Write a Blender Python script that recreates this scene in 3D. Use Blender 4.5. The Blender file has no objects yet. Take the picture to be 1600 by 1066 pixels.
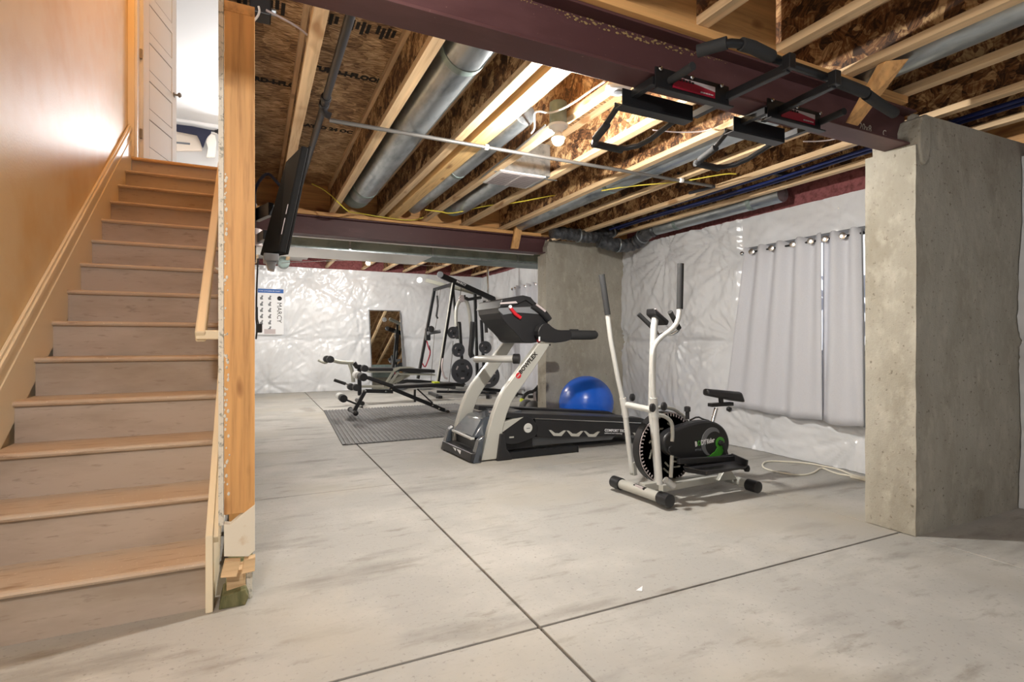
import bpy, bmesh, math, random
from mathutils import Vector, Matrix, noise
PI = math.pi
random.seed(7)
S = bpy.context.scene
COL = S.collection
# ---------------------------------------------------------------- camera, world, lamps, exposure
cam = bpy.data.cameras.new('camera'); camo = bpy.data.objects.new('camera', cam); COL.objects.link(camo)
camo.location = (0, 0, 1.07); camo.rotation_euler = (PI / 2, 0, -0.44881)
cam.sensor_width = 36; cam.lens = 838 / 1600 * 36; cam.clip_start = 0.05
S.camera = camo
W = bpy.data.worlds.new('world'); S.world = W; W.use_nodes = True
W.node_tree.nodes['Background'].inputs[0].default_value = (1.0, 1.0, 1.0, 1)
W.node_tree.nodes['Background'].inputs[1].default_value = 0.3
S.view_settings.view_transform = 'Standard'; S.view_settings.look = 'None'
S.view_settings.exposure = 0.0; S.view_settings.gamma = 1.0; S.view_settings.use_curve_mapping = False
S.cycles.sample_clamp_indirect = 6; S.cycles.max_bounces = 8; S.cycles.diffuse_bounces = 5
S.cycles.use_denoising = True

def lamp(name, loc, watts, col, r):
    l = bpy.data.lights.new(name, 'POINT'); l.energy = watts; l.color = col; l.shadow_soft_size = r
    o = bpy.data.objects.new(name, l); o.location = loc; COL.objects.link(o); return o
BULB1, BULB2 = 205, 170
lamp('stairwell_lamp', (-0.5, 4.2, 5.1), 50, (1.0, 0.5, 0.18), 0.08)
lamp('upstairs_lamp', (-0.33, 9.3, 4.4), 22, (0.95, 0.96, 1.0), 0.12)
al = bpy.data.lights.new('upstairs_fill_light', 'AREA'); al.energy = 205; al.size = 1.3; al.size_y = 1.5; al.shape = 'RECTANGLE'; al.color = (0.96, 0.97, 1.0)  # added area light, no window here; whitens the stairwell wall
ao = bpy.data.objects.new('upstairs_fill_light', al); ao.location = (0.2, 11.5, 4.1); ao.rotation_euler = (math.radians(82), 0, math.radians(187)); COL.objects.link(ao)
lamp('front_bay_lamp', (-0.45, 0.1, 2.25), 135, (1.0, 0.96, 0.91), 0.12)
lamp('rear_fill_light', (0.5, 8.2, 2.5), 90, (1.0, 0.98, 0.95), 0.10)  # unseen light added to lift the rear bay
lamp('side_fill_light', (2.6, -0.6, 2.25), 4, (1.0, 0.95, 0.88), 0.10)  # weak unseen fill added for the right of the front bay

# ---------------------------------------------------------------- materials
def lin(c):
    return tuple(((v / 255) / 12.92 if v / 255 <= 0.04045 else ((v / 255 + 0.055) / 1.055) ** 2.4) for v in c) + (1.0,)

def new_mat(name):
    m = bpy.data.materials.new(name); m.use_nodes = True
    nt = m.node_tree
    return m, nt, nt.nodes['Principled BSDF']

def nd(nt, typ, props=None, **ins):
    n = nt.nodes.new(typ)
    for k, v in (props or {}).items(): setattr(n, k, v)
    for k, v in ins.items():
        i = n.inputs[int(k[1:])] if k[0] == '_' and k[1:].isdigit() else n.inputs[k.replace('_', ' ')]
        if hasattr(v, 'node'): nt.links.new(v, i)
        else: i.default_value = v
    return n

def pos(nt, stretch=(1, 1, 1)):
    g = nd(nt, 'ShaderNodeNewGeometry')
    return nd(nt, 'ShaderNodeVectorMath', {'operation': 'MULTIPLY'}, _0=g.outputs['Position'], _1=stretch).outputs[0]

def mixc(nt, f, a, b):
    n = nd(nt, 'ShaderNodeMix', {'data_type': 'RGBA'})
    for i, v in ((0, f), (6, a), (7, b)):
        if hasattr(v, 'node'): nt.links.new(v, n.inputs[i])
        else: n.inputs[i].default_value = v
    return n.outputs[2]

def mat(name, col, rough=0.5, metal=0.0, layers=(), bump=(), spec=0.5, coat=0.0, trans=0.0, alpha=1.0):
    m, nt, b = new_mat(name)
    c = lin(col)
    for sc, st, c2, lo, hi, det in layers:
        n = nd(nt, 'ShaderNodeTexNoise', Vector=pos(nt, st), Scale=sc, Detail=det, Roughness=0.6)
        r = nd(nt, 'ShaderNodeMapRange', _0=n.outputs[0], _1=lo, _2=hi, _3=0.0, _4=1.0)
        c = mixc(nt, r.outputs[0], c, lin(c2))
    if hasattr(c, 'node'): nt.links.new(c, b.inputs['Base Color'])
    else: b.inputs['Base Color'].default_value = c
    nrm = None
    for sc, st, strength, dist in bump:
        n = nd(nt, 'ShaderNodeTexNoise', Vector=pos(nt, st), Scale=sc, Detail=4.0)
        bn = nd(nt, 'ShaderNodeBump', Strength=strength, Distance=dist, Height=n.outputs[0])
        if nrm: nt.links.new(nrm, bn.inputs['Normal'])
        nrm = bn.outputs[0]
    if nrm: nt.links.new(nrm, b.inputs['Normal'])
    b.inputs['Roughness'].default_value = rough; b.inputs['Metallic'].default_value = metal
    b.inputs['Specular IOR Level'].default_value = spec; b.inputs['Coat Weight'].default_value = coat
    b.inputs['Transmission Weight'].default_value = trans; b.inputs['Alpha'].default_value = alpha
    return m

def osb(name, axis, dark, mid, light, cell=16.0, amp=6.28, flat=.5, fine=1.0, lo=.33, hi=.70):
    m, nt, b = new_mat(name)
    g = nd(nt, 'ShaderNodeNewGeometry').outputs['Position']
    wob = nd(nt, 'ShaderNodeTexNoise', Vector=g, Scale=9.0, Detail=2.0)
    wv = nd(nt, 'ShaderNodeVectorMath', {'operation': 'MULTIPLY_ADD'}, _0=wob.outputs['Color'], _1=(0.10, 0.10, 0.10), _2=g).outputs[0]
    cols = []
    for k, (sc, off) in enumerate(((cell, 0.0), (cell * 1.7, 3.7))):
        wo = nd(nt, 'ShaderNodeVectorMath', {'operation': 'ADD'}, _0=wv, _1=(off, off * .7, off * 1.3)).outputs[0]
        v = nd(nt, 'ShaderNodeTexVoronoi', Vector=wo, Scale=sc)
        sp = nd(nt, 'ShaderNodeSeparateColor', _0=v.outputs['Color'])
        ang = nd(nt, 'ShaderNodeMath', {'operation': 'MULTIPLY_ADD'}, _0=sp.outputs[0], _1=amp, _2=-amp / 2)
        rot = nd(nt, 'ShaderNodeVectorRotate', {'rotation_type': 'X_AXIS' if axis == 'X' else 'Z_AXIS'}, Vector=g, Angle=ang.outputs[0])
        st = (1, 10 * fine, 90 * fine) if axis == 'X' else (10 * fine, 90 * fine, 1)
        mp = nd(nt, 'ShaderNodeVectorMath', {'operation': 'MULTIPLY'}, _0=rot.outputs[0], _1=st).outputs[0]
        n = nd(nt, 'ShaderNodeTexNoise', Vector=mp, Scale=1.0, Detail=3.0)
        a = nd(nt, 'ShaderNodeMath', {'operation': 'MULTIPLY_ADD'}, _0=sp.outputs[1], _1=flat, _2=n.outputs[0])
        cols.append(nd(nt, 'ShaderNodeMath', {'operation': 'SUBTRACT'}, _0=a.outputs[0], _1=flat / 2).outputs[0])
    mx = nd(nt, 'ShaderNodeMath', {'operation': 'ADD'}, _0=cols[0], _1=cols[1])
    hf = nd(nt, 'ShaderNodeMath', {'operation': 'MULTIPLY'}, _0=mx.outputs[0], _1=0.5)
    cr = nd(nt, 'ShaderNodeValToRGB', _0=hf.outputs[0])
    e = cr.color_ramp.elements
    e[0].position = lo; e[0].color = lin(dark)
    e[1].position = hi; e[1].color = lin(light)
    x = e.new(0.52); x.color = lin(mid)
    big = nd(nt, 'ShaderNodeTexNoise', Vector=g, Scale=2.3, Detail=2.0)
    bm_ = nd(nt, 'ShaderNodeMapRange', _0=big.outputs[0], _1=0.35, _2=0.7, _3=0.0, _4=0.35)
    nt.links.new(mixc(nt, bm_.outputs[0], cr.outputs[0], lin(dark)), b.inputs['Base Color'])
    bn = nd(nt, 'ShaderNodeBump', Strength=0.35, Distance=0.004, Height=hf.outputs[0])
    nt.links.new(bn.outputs[0], b.inputs['Normal'])
    b.inputs['Roughness'].default_value = 0.6
    return m

def wood(name, col, dark, axis, rough=0.6):
    st = {'X': (.05, 1, 1), 'Y': (1, .05, 1), 'Z': (1, 1, .05)}[axis]
    k = tuple(0.35 if v < 1 else 1 for v in st)
    lightc = tuple(min(255, int(v * 1.13)) for v in col)
    return mat(name, col, rough, layers=((70, st, dark, .48, .85, 4), (18, st, lightc, .45, .7, 2), (11, k, dark, .66, .76, 1)),
               bump=((90, st, .15, .002),))

M = {}
M['osb_web'] = osb('osb_web', 'X', (58, 36, 22), (146, 102, 64), (226, 190, 140), 12.0)
M['osb_deck'] = osb('osb_deck', 'Z', (104, 72, 46), (190, 152, 106), (236, 206, 162), 7.0, 0.9, .18, 1.3, .40, .63)
for ax in 'XYZ':
    M['wood' + ax] = wood('lumber_' + ax, (212, 184, 146), (172, 132, 92), ax)
    M['pine' + ax] = wood('orange_pine_' + ax, (206, 158, 102), (154, 106, 62), ax)
M['lvl'] = wood('laminated_timber', (222, 186, 130), (160, 112, 66), 'Y')
M['greywood'] = mat('weathered_wood', (120, 118, 84), .8, layers=((30, (1, 1, .2), (70, 78, 48), .4, .7, 4),), bump=((40, (1, 1, 1), .6, .01),))
M['paintwood'] = mat('white_painted_wood', (232, 226, 212), .5, layers=((9, (1, 1, 1), (200, 170, 130), .62, .8, 4),))
M['floor'] = mat('concrete_slab', (164, 163, 160), .62, layers=(
    (1.3, (1, 1, 1), (182, 180, 176), .45, .65, 5), (2.2, (.4, 1.4, 1), (112, 109, 103), .55, .78, 6), (7, (.5, 1.5, 1), (122, 116, 106), .58, .8, 6),
    (60, (1, 1, 1), (128, 126, 122), .6, .8, 2), (0.7, (1, 1, 1), (170, 165, 155), .5, .7, 3)), bump=((35, (1, 1, 1), .18, .005), (240, (1, 1, 1), .08, .002)), spec=.35)
M['joint'] = mat('joint_dirt', (78, 74, 66), .9)
M['concrete'] = mat('raw_concrete', (170, 166, 155), .85, layers=(
    (3, (1, 1, .5), (146, 140, 126), .45, .75, 6), (14, (1, 1, .6), (182, 177, 165), .5, .75, 5), (45, (1, 1, 1), (112, 105, 94), .62, .72, 4)),
    bump=((22, (1, 1, .7), .5, .012), (120, (1, 1, 1), .4, .004)), spec=.25)
M['plastic'] = mat('white_vapour_sheet', (222, 225, 230), .2, layers=((2.0, (1, 1, 1), (214, 216, 220), .45, .7, 3),),
                   bump=((7, (1, 1, .5), .22, .03), (26, (1, 1, .4), .2, .01)), spec=.55)
M['pink'] = mat('pink_insulation', (142, 86, 88), .95, layers=((25, (1, 1, 1), (104, 56, 58), .45, .7, 4),), bump=((30, (1, 1, 1), .6, .02),))
M['steel'] = mat('maroon_primer_steel', (84, 54, 56), .5, layers=((3, (.3, 1, 1), (110, 76, 78), .5, .72, 5), (70, (1, 1, 1), (150, 120, 110), .7, .78, 3)), spec=.4)
M['galv'] = mat('galvanised_sheet', (176, 184, 190), .3, .8, layers=((14, (1, .3, 1), (130, 140, 148), .45, .7, 3),), bump=((6, (1, .2, 1), .1, .01),))
M['galv_dull'] = mat('dull_galvanised_sheet', (130, 146, 144), .5, .15, layers=((5, (1, 1, 1), (98, 114, 114), .45, .7, 4),))
M['flex'] = mat('foil_flex_duct', (92, 94, 98), .33, .5, layers=((8, (1, 1, 1), (48, 50, 54), .45, .65, 4),), bump=((45, (1, 1, 1), .7, .012),))
M['blackpipe'] = mat('black_iron_pipe', (54, 54, 58), .38, .4)
M['conduit'] = mat('grey_metal_pipe', (120, 118, 116), .4, .6)
M['wall'] = mat('cream_wall_paint', (236, 216, 178), .42, layers=((2.5, (1, 1, 1), (228, 196, 140), .4, .7, 3),), bump=((90, (1, 1, 1), .22, .004),), spec=.5)
M['wallup'] = mat('white_wall_paint', (236, 230, 222), .5, bump=((90, (1, 1, 1), .2, .004),))
M['trim'] = mat('cream_gloss_trim', (240, 228, 202), .35)
M['white'] = mat('white_gloss_paint', (236, 235, 233), .35)
M['drywall'] = mat('drywall_edge', (222, 218, 208), .9, layers=((60, (1, 1, 1), (150, 150, 140), .55, .68, 4),), bump=((80, (1, 1, 1), .6, .006),))
M['tread'] = mat('worn_tread_board', (196, 176, 156), .6, layers=((2.2, (1, 1, 1), (200, 188, 174), .4, .7, 4), (30, (.2, 1, 1), (150, 122, 96), .55, .8, 4), (90, (1, 1, 1), (220, 206, 190), .66, .74, 2)), bump=((70, (1, 1, 1), .2, .003),))
M['riser'] = mat('bare_riser_board', (186, 174, 164), .7, layers=((4, (.3, 1, 1), (160, 146, 132), .45, .7, 5), (16, (.25, 1, 1), (124, 110, 98), .66, .76, 5), (60, (.2, 1, 1), (150, 134, 120), .6, .8, 3)))
M['brown'] = mat('landing_nosing', (206, 170, 124), .5)
M['hinge'] = mat('brushed_nickel', (140, 134, 126), .35, .8)
M['black'] = mat('black_plastic', (30, 30, 33), .42)
M['blacksat'] = mat('black_satin_metal', (36, 37, 40), .36, .3)
M['foam'] = mat('black_foam_grip', (40, 41, 43), .8, bump=((200, (1, 1, 1), .3, .002),))
M['vinyl'] = mat('black_vinyl', (34, 34, 37), .4, bump=((120, (1, 1, 1), .15, .002),))
M['silver'] = mat('silver_paint', (186, 186, 180), .36, .25)
M['silverw'] = mat('pale_silver_paint', (206, 207, 205), .3, .2)
M['chrome'] = mat('chrome', (205, 207, 210), .15, 1.0)
M['grey'] = mat('grey_plastic', (112, 115, 120), .45)
M['bluegrey'] = mat('glossy_graphite_plastic', (66, 72, 80), .25, coat=.4)
M['khaki'] = mat('khaki_grey_metal', (150, 150, 140), .45)
M['red'] = mat('red_plastic', (190, 28, 40), .4)
M['crimson'] = mat('crimson_label', (150, 22, 48), .4)
M['labelgrey'] = mat('pale_label', (190, 180, 182), .4)
M['green'] = mat('lime_green_decal', (66, 150, 44), .4)
M['lime'] = mat('lime_tape', (206, 220, 60), .5)
M['ink'] = mat('black_ink', (34, 30, 28), .8)
M['ball'] = mat('blue_vinyl_ball', (30, 98, 214), .26, layers=((1.2, (1, 1, 1), (24, 84, 194), .4, .7, 2),), spec=.5)
M['rubber'] = mat('dark_grey_rubber', (74, 74, 76), .6, layers=((6, (1, 1, 1), (88, 88, 90), .4, .7, 3),))
M['plate'] = mat('grey_cast_iron', (70, 72, 78), .45, .2)
M['curtain'] = mat('grey_curtain_cloth', (206, 208, 216), .85, layers=((260, (.2, 1, 4), (190, 192, 200), .45, .65, 2),), bump=((300, (.3, 1, 2), .15, .002),))
M['navy'] = mat('navy_cloth', (44, 46, 66), .9)
M['cream'] = mat('cream_cloth', (240, 234, 224), .85)
M['beige'] = mat('beige_blind', (226, 212, 196), .7)
M['mirror'] = mat('mirror_glass', (235, 238, 238), .02, 1.0)
M['cordw'] = mat('white_cord', (226, 222, 208), .5)
M['yellow'] = mat('yellow_cable', (206, 190, 70), .5)
M['bluepex'] = mat('blue_pipe', (20, 38, 98), .4)
M['gold'] = mat('spray_foam', (150, 124, 84), .9, bump=((90, (1, 1, 1), .8, .01),))
M['blueprint'] = mat('blue_print', (30, 92, 170), .5)
M['paper'] = mat('white_paper', (232, 234, 238), .5)
M['chalk'] = mat('chalk_mark', (206, 196, 186), .9)
M['lens'] = mat('frosted_white', (240, 240, 240), .4)
def emitter(name, col, strength):
    m, nt, b = new_mat(name)
    b.inputs['Base Color'].default_value = (1, 1, 1, 1); b.inputs['Emission Color'].default_value = col; b.inputs['Emission Strength'].default_value = strength
    return m
M['daylight'] = emitter('window_daylight', (0.95, 0.97, 1.0, 1), 1.0)

# ---------------------------------------------------------------- mesh helpers
ORG = {}
class B:
    def __init__(s): s.bm = bmesh.new()
    def v(s, p): return s.bm.verts.new(p)
    def face(s, vs):
        try: return s.bm.faces.new(vs)
        except ValueError: return None
    def box(s, a, b):
        x0, y0, z0 = (min(a[i], b[i]) for i in range(3)); x1, y1, z1 = (max(a[i], b[i]) for i in range(3))
        return s.hexa([(x0, y0, z0), (x1, y0, z0), (x1, y1, z0), (x0, y1, z0)], [(x0, y0, z1), (x1, y0, z1), (x1, y1, z1), (x0, y1, z1)])
    def hexa(s, lo, hi):
        l = [s.v(p) for p in lo]; h = [s.v(p) for p in hi]; n = len(l)
        s.face(l[::-1]); s.face(h)
        for i in range(n): s.face([l[i], l[(i + 1) % n], h[(i + 1) % n], h[i]])
        return s
    def bar(s, p, q, w, h, up=(0, 0, 1)):
        p, q = Vector(p), Vector(q); d = (q - p).normalized(); u = Vector(up)
        if abs(d.dot(u)) > .98: u = Vector((0, 1, 0))
        a = d.cross(u).normalized(); b = a.cross(d)
        o = [a * (w / 2) * i + b * (h / 2) * j for i, j in ((-1, -1), (1, -1), (1, 1), (-1, 1))]
        return s.hexa([p + k for k in o], [q + k for k in o])
    def tube(s, pts, r, n=10, smooth=0, squash=1.0):
        pts = [Vector(p) for p in pts]
        for _ in range(smooth):
            q = [pts[0]]
            for a, b in zip(pts, pts[1:]): q += [a * .75 + b * .25, a * .25 + b * .75]
            pts = q + [pts[-1]]
        rs = r if isinstance(r, (list, tuple)) else [r] * len(pts)
        if len(rs) != len(pts): rs = [rs[min(int(i * len(rs) / len(pts)), len(rs) - 1)] for i in range(len(pts))]
        rings = []; u = None
        for i, p in enumerate(pts):
            d = (pts[min(i + 1, len(pts) - 1)] - pts[max(i - 1, 0)]).normalized()
            if u is None: u = Vector((0, 0, 1)) if abs(d.z) < .9 else Vector((0, 1, 0))
            a = d.cross(u).normalized(); u = a.cross(d).normalized()
            rings.append([s.v(p + (a * math.cos(t) + u * math.sin(t) * squash) * rs[i]) for t in (2 * PI * k / n for k in range(n))])
        for A, C in zip(rings, rings[1:]):
            for k in range(n): s.face([A[k], A[(k + 1) % n], C[(k + 1) % n], C[k]])
        s.face(rings[0][::-1]); s.face(rings[-1])
        return s
    def lathe(s, o, axis, prof, n=24):
        o = Vector(o); d = Vector(axis).normalized(); u = Vector((0, 0, 1)) if abs(d.z) < .9 else Vector((1, 0, 0))
        a = d.cross(u).normalized(); b = a.cross(d)
        rings = []
        for r, t in prof:
            rings.append([s.v(o + d * t + (a * math.cos(k * 2 * PI / n) + b * math.sin(k * 2 * PI / n)) * r) for k in range(n)])
        for A, C in zip(rings, rings[1:]):
            for k in range(n): s.face([A[k], A[(k + 1) % n], C[(k + 1) % n], C[k]])
        s.face(rings[0][::-1]); s.face(rings[-1])
        return s
    def prism(s, poly, plane, t0, t1):
        f = {'XZ': lambda a, b, t: (a, t, b), 'YZ': lambda a, b, t: (t, a, b), 'XY': lambda a, b, t: (a, b, t)}[plane]
        return s.hexa([f(a, b, t0) for a, b in poly], [f(a, b, t1) for a, b in poly])
    def ball(s, c, r, sub=3, sc=(1, 1, 1)):
        bmesh.ops.create_icosphere(s.bm, subdivisions=sub, radius=r, matrix=Matrix.Translation(c) @ Matrix.Diagonal((*sc, 1)))
        return s
    def done(s, org=(0, 0, 0)):
        bmesh.ops.translate(s.bm, verts=s.bm.verts, vec=-Vector(org))
        bmesh.ops.recalc_face_normals(s.bm, faces=s.bm.faces)
        me = bpy.data.meshes.new('m'); s.bm.to_mesh(me); s.bm.free(); return me

def ob(name, b, m, parent=None, smooth=False, bevel=0.0, label=None, kind=None, solid=0.0):
    org = ORG.get(parent.name, Vector((0, 0, 0))) if parent else Vector((0, 0, 0))
    me = b.done(org) if isinstance(b, B) else b
    me.name = name
    o = bpy.data.objects.new(name, me); COL.objects.link(o)
    me.materials.append(M[m] if isinstance(m, str) else m)
    if smooth:
        me.polygons.foreach_set('use_smooth', [True] * len(me.polygons))
        me.set_sharp_from_angle(angle=math.radians(40))
    if bevel:
        md = o.modifiers.new('bevel', 'BEVEL'); md.width = bevel; md.segments = 2; md.limit_method = 'ANGLE'; md.angle_limit = math.radians(40); md.harden_normals = False
    if parent: o.parent = parent; ORG[o.name] = org
    if label: o['label'] = label
    if kind: o['kind'] = kind
    return o

def tag(o, label, cat, group=None):
    o['label'] = label; o['category'] = cat
    if group: o['group'] = group
    return o

def thing(name, label, cat, loc=(0, 0, 0), group=None):
    o = bpy.data.objects.new(name, None); COL.objects.link(o); o.location = loc; o.empty_display_size = .1
    ORG[o.name] = Vector(loc); tag(o, label, cat, group); return o

def struct(name, loc=(0, 0, 0), label=None):
    o = bpy.data.objects.new(name, None); COL.objects.link(o); o.location = loc; o['kind'] = 'structure'
    if label: o['label'] = label
    ORG[o.name] = Vector(loc); return o

def copy_tree(root, loc, label=None):
    c = root.copy(); COL.objects.link(c); c.location = loc
    if label: c['label'] = label
    def rec(src, dst):
        for ch in list(src.children):
            k = ch.copy(); COL.objects.link(k); k.parent = dst; rec(ch, k)
    rec(root, c); return c

def text(name, s, size, o, xd, yd, m, parent, ext=.001, bold=0.0, align='LEFT', tall=1.0):
    cu = bpy.data.curves.new('t', 'FONT'); cu.body = s; cu.size = size; cu.extrude = ext; cu.offset = bold; cu.resolution_u = 2; cu.align_x = align
    t = bpy.data.objects.new('t', cu); COL.objects.link(t)
    bpy.context.view_layer.update()
    me = bpy.data.meshes.new_from_object(t.evaluated_get(bpy.context.evaluated_depsgraph_get()))
    bpy.data.objects.remove(t); bpy.data.curves.remove(cu)
    x = Vector(xd).normalized(); y = Vector(yd).normalized(); y = (y - x * y.dot(x)).normalized(); z = x.cross(y)
    mt = Matrix.Translation(Vector(o) - (ORG[parent.name] if parent else Vector((0, 0, 0)))) @ Matrix((x, y, z)).transposed().to_4x4() @ Matrix.Diagonal((1, tall, 1, 1))
    me.transform(mt); me.materials.clear()
    return ob(name, me, m, parent)
M['tvblack'] = mat('matt_black_shell', (16, 16, 17), .7, spec=.2)
M['rib'] = mat('pale_rubber_rib', (112, 112, 114), .6, layers=((5, (1, 1, 1), (92, 92, 94), .4, .7, 3),))  # ribs in a paler grey than the mat base
M['wallfar'] = mat('upstairs_wall_paint', (198, 197, 195), .6)

# ---------------------------------------------------------------- floor
fl = struct('floor', label='grey concrete basement slab with control joints')
ob('joint_bed', B().box((-1.2, -1.7, -.06), (5.3, 12.4, -.014)), 'joint', fl)
xb = [(-1.15, .963), (.963, 3.262), (3.262, 5.25)]; yb = [(-1.65, 1.762), (1.762, 3.99), (3.99, 6.24), (6.24, 8.48), (8.48, 10.72), (10.72, 12.3)]
for i, (x0, x1) in enumerate(xb):
    for j, (y0, y1) in enumerate(yb):
        gx = .006 if i < 2 else .004
        gy0 = .006 if j == 1 else (.005 if i == 0 else .0015); gy1 = .006 if j == 0 else (.005 if i == 0 else .0015)
        ob('slab', B().box((x0 + (gx if i else 0), y0 + gy0, -.03), (x1 - gx, y1 - gy1, 0)), 'floor', fl, bevel=.003)

# ---------------------------------------------------------------- sheet-covered walls
def sheet(name, parent, fn, U, V, pins, seams, step=.022, bulge=.08, seed=0, calm=None):
    """a vapour sheet stapled at pins: u along the wall, v up; fn(u, v, d) gives the point d proud of the wall"""
    nu, nv = int(U / step) + 1, int(V / step) + 1
    me = bpy.data.meshes.new(name); vs = []; fs = []
    for i in range(nu + 1):
        for j in range(nv + 1):
            u, v = U * i / nu, V * j / nv
            d = 1.0; w = 0
            for k, (pu, pv, q) in enumerate(pins):
                dx, dy = u - pu, v - pv; r = math.hypot(dx, dy)
                if r < 1.1:
                    d *= 1 - math.exp(-(r / .16) ** 1.2) * .9
                    a = math.atan2(dy, dx)
                    s = noise.noise(Vector((math.cos(a) * 4.2, math.sin(a) * 4.2, k * 7.3 + seed))) + .6 * noise.noise(Vector((math.cos(a) * 9, math.sin(a) * 9, k * 3.1 + seed)))
                    w += (.5 - abs(s)) * min(r / .12, 1) * .085 * q * math.exp(-r / .36)
            for sv in seams:
                d *= 1 - .8 * math.exp(-abs(v - sv) / .035)
                if v > sv: w += .016 * math.exp(-(v - sv) / .25)
            n1 = noise.noise(Vector((u * 1.6 + seed, v * 1.3, seed))); n2 = noise.noise(Vector((u * 5 + v * 2 + seed, v * 2.4 - u, 5)))
            n3 = abs(noise.noise(Vector((u * 11 - v * 7 + seed, v * 6 + u * 3, 9))))
            if calm and calm[0] < u < calm[1] and v > calm[2]: d *= .35; w *= .35
            vs.append(fn(u, v, .012 + d * (bulge * (.8 + .6 * n1)) + w + .012 * n2 + .018 * n3))
    for i in range(nu):
        for j in range(nv):
            a = i * (nv + 1) + j; fs.append((a, a + nv + 1, a + nv + 2, a + 1))
    me.from_pydata(vs, [], fs); me.update()
    o = ob(name, me, 'plastic', None, smooth=True); o.parent = parent
    me.set_sharp_from_angle(angle=PI)
    return o

XR, YB = 4.50, 12.05
wr = struct('wall_right', label='right foundation wall behind white vapour sheeting')
ob('foundation_panel', B().box((XR + .005, 1.96, 0), (XR + .12, 5.79, 2.335)), 'concrete', wr)
pr_ = [(0.25, 1.06, 1), (1.05, 1.06, .5), (1.95, 1.08, 1), (2.9, 1.07, 1), (3.8, 1.08, 1), (.2, 2.12, .8), (.95, 2.2, 1), (2.25, 2.16, 1.2), (3.0, 2.12, 1.3), (3.72, 2.13, 1), (.75, .28, 1.2), (1.75, .12, .7), (2.8, .1, .8), (3.6, .1, .8), (2.0, 1.9, .8)]
sheet('plastic_sheet', wr, lambda u, v, d: (XR - d, 1.96 + u, v + .004), 3.86, 2.30, pr_, (1.07,), seed=1, calm=(.55, 1.95, .42))
for u, v, q in pr_[:13:1]:
    ob('staple_washer', B().lathe((XR - .012, 1.96 + u, v), (-1, 0, 0), [(.006, 0), (.012, .002), (.010, .006), (.002, .007)], 10), 'white', wr)
ob('insulation_batt', B().box((XR - .004, 1.96, 2.24), (XR + .004, 5.79, 2.70)), 'pink', wr)
wf = struct('wall_right_front', label='right foundation wall in the front bay behind white vapour sheeting')
ob('foundation_panel', B().box((XR + .005, .2, 0), (XR + .12, 1.68, 2.335)), 'concrete', wf)
sheet('plastic_sheet', wf, lambda u, v, d: (XR - d, .25 + u, v + .004), 1.43, 2.25, [(.3, 1.1, 1), (1.1, 1.1, 1), (.7, 2.1, 1), (.8, .2, 1)], (1.07,), seed=4)
ob('insulation_batt', B().box((XR - .004, -1.6, 2.24), (XR + .004, 1.68, 2.70)), 'pink', wf)

XR2 = 5.0
wb = struct('wall_back', label='far foundation wall behind white vapour sheeting')
ob('foundation_panel', B().box((-.1, YB + .005, 0), (XR2 + .1, YB + .12, 2.63)), 'concrete', wb)
pb = [(.62, 1.12, 1.6), (1.45, 1.13, .6), (2.16, 1.11, 1.4), (3.3, 1.12, .7), (4.3, 1.12, .9), (.3, .2, 1.3), (1.3, .15, .7), (2.4, .2, 1), (3.6, .2, .7), (1.1, 2.4, .6), (2.1, 2.42, .9), (3.2, 2.4, .7), (4.2, 2.4, .8), (2.15, 1.75, 1.0)]
sheet('plastic_sheet', wb, lambda u, v, d: (u - .05, YB - d, v + .004), XR2 + .02, 2.60, pb, (1.12,), step=.030, bulge=.08, seed=2)
ob('insulation_batt', B().box((-.05, YB - .012, 2.61), (XR2, YB + .004, 2.93)), 'pink', wb)
wr2 = struct('wall_right_rear', label='right foundation wall of the rear bay behind white vapour sheeting')
ob('foundation_panel', B().box((XR2 + .005, 6.05, 0), (XR2 + .12, YB, 2.63)), 'concrete', wr2)
sheet('plastic_sheet', wr2, lambda u, v, d: (XR2 - d, 6.05 + u, v + .004), YB - 6.07, 2.58, [(1, 1.1, 1), (2.4, 2.3, 1), (5.0, 1.1, 1), (5.2, 2.35, 1), (3.4, .3, 1), (4.6, .2, 1)], (1.12,), step=.036, seed=3)
ob('insulation_batt', B().box((XR2 - .012, 6.05, 2.58), (XR2 + .004, YB, 2.93)), 'pink', wr2)
jog = struct('wall_jog', label='short foundation return behind the far buttress')
ob('foundation_panel', B().box((4.44, 6.02, 0), (XR2 + .12, 6.06, 2.64)), 'concrete', jog)
wl2 = struct('wall_left_rear', label='plain left wall of the rear bay')
ob('wall_panel', B().box((-.2, 5.97, 0), (-.06, YB, 2.63)), 'wallup', wl2)

# ---------------------------------------------------------------- ceiling: joists, deck, beams
ce = struct('ceiling', label='open ceiling of wooden I-joists under strand board decking')
JX = [.246 + .4885 * k for k in range(9)]
def joist_mesh(y0, y1, z):
    w = B().box((-.005, y0, z + .03), (.005, y1, z + .275))
    lo = B().box((-.029, y0, z), (.029, y1, z + .038)); hi = B().box((-.029, y0, z + .264), (.029, y1, z + .302))
    return w.done(), lo.done(), hi.done()
def joists(xs, y0, y1, z):
    w, l, h = joist_mesh(y0, y1, z)
    for x in xs:
        o = ob('joist', w, 'osb_web', ce); o.location.x = x
        for me in (l, h):
            f = ob('flange', me, 'woodY', o)
            if len(me.materials) > 1: me.materials.pop()
        if len(w.materials) > 1: w.materials.pop()
joists(JX, -1.6, 5.93, 2.40)
joists([.05, .585, 1.40, 2.15, 2.62, 3.07, 3.60, 4.20, 4.73], 6.0, YB - .01, 2.63)
ob('header_beam', B().box((1.303, 1.86, 2.398), (1.416, 5.93, 2.70)), 'lvl', ce, bevel=.003)
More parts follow.
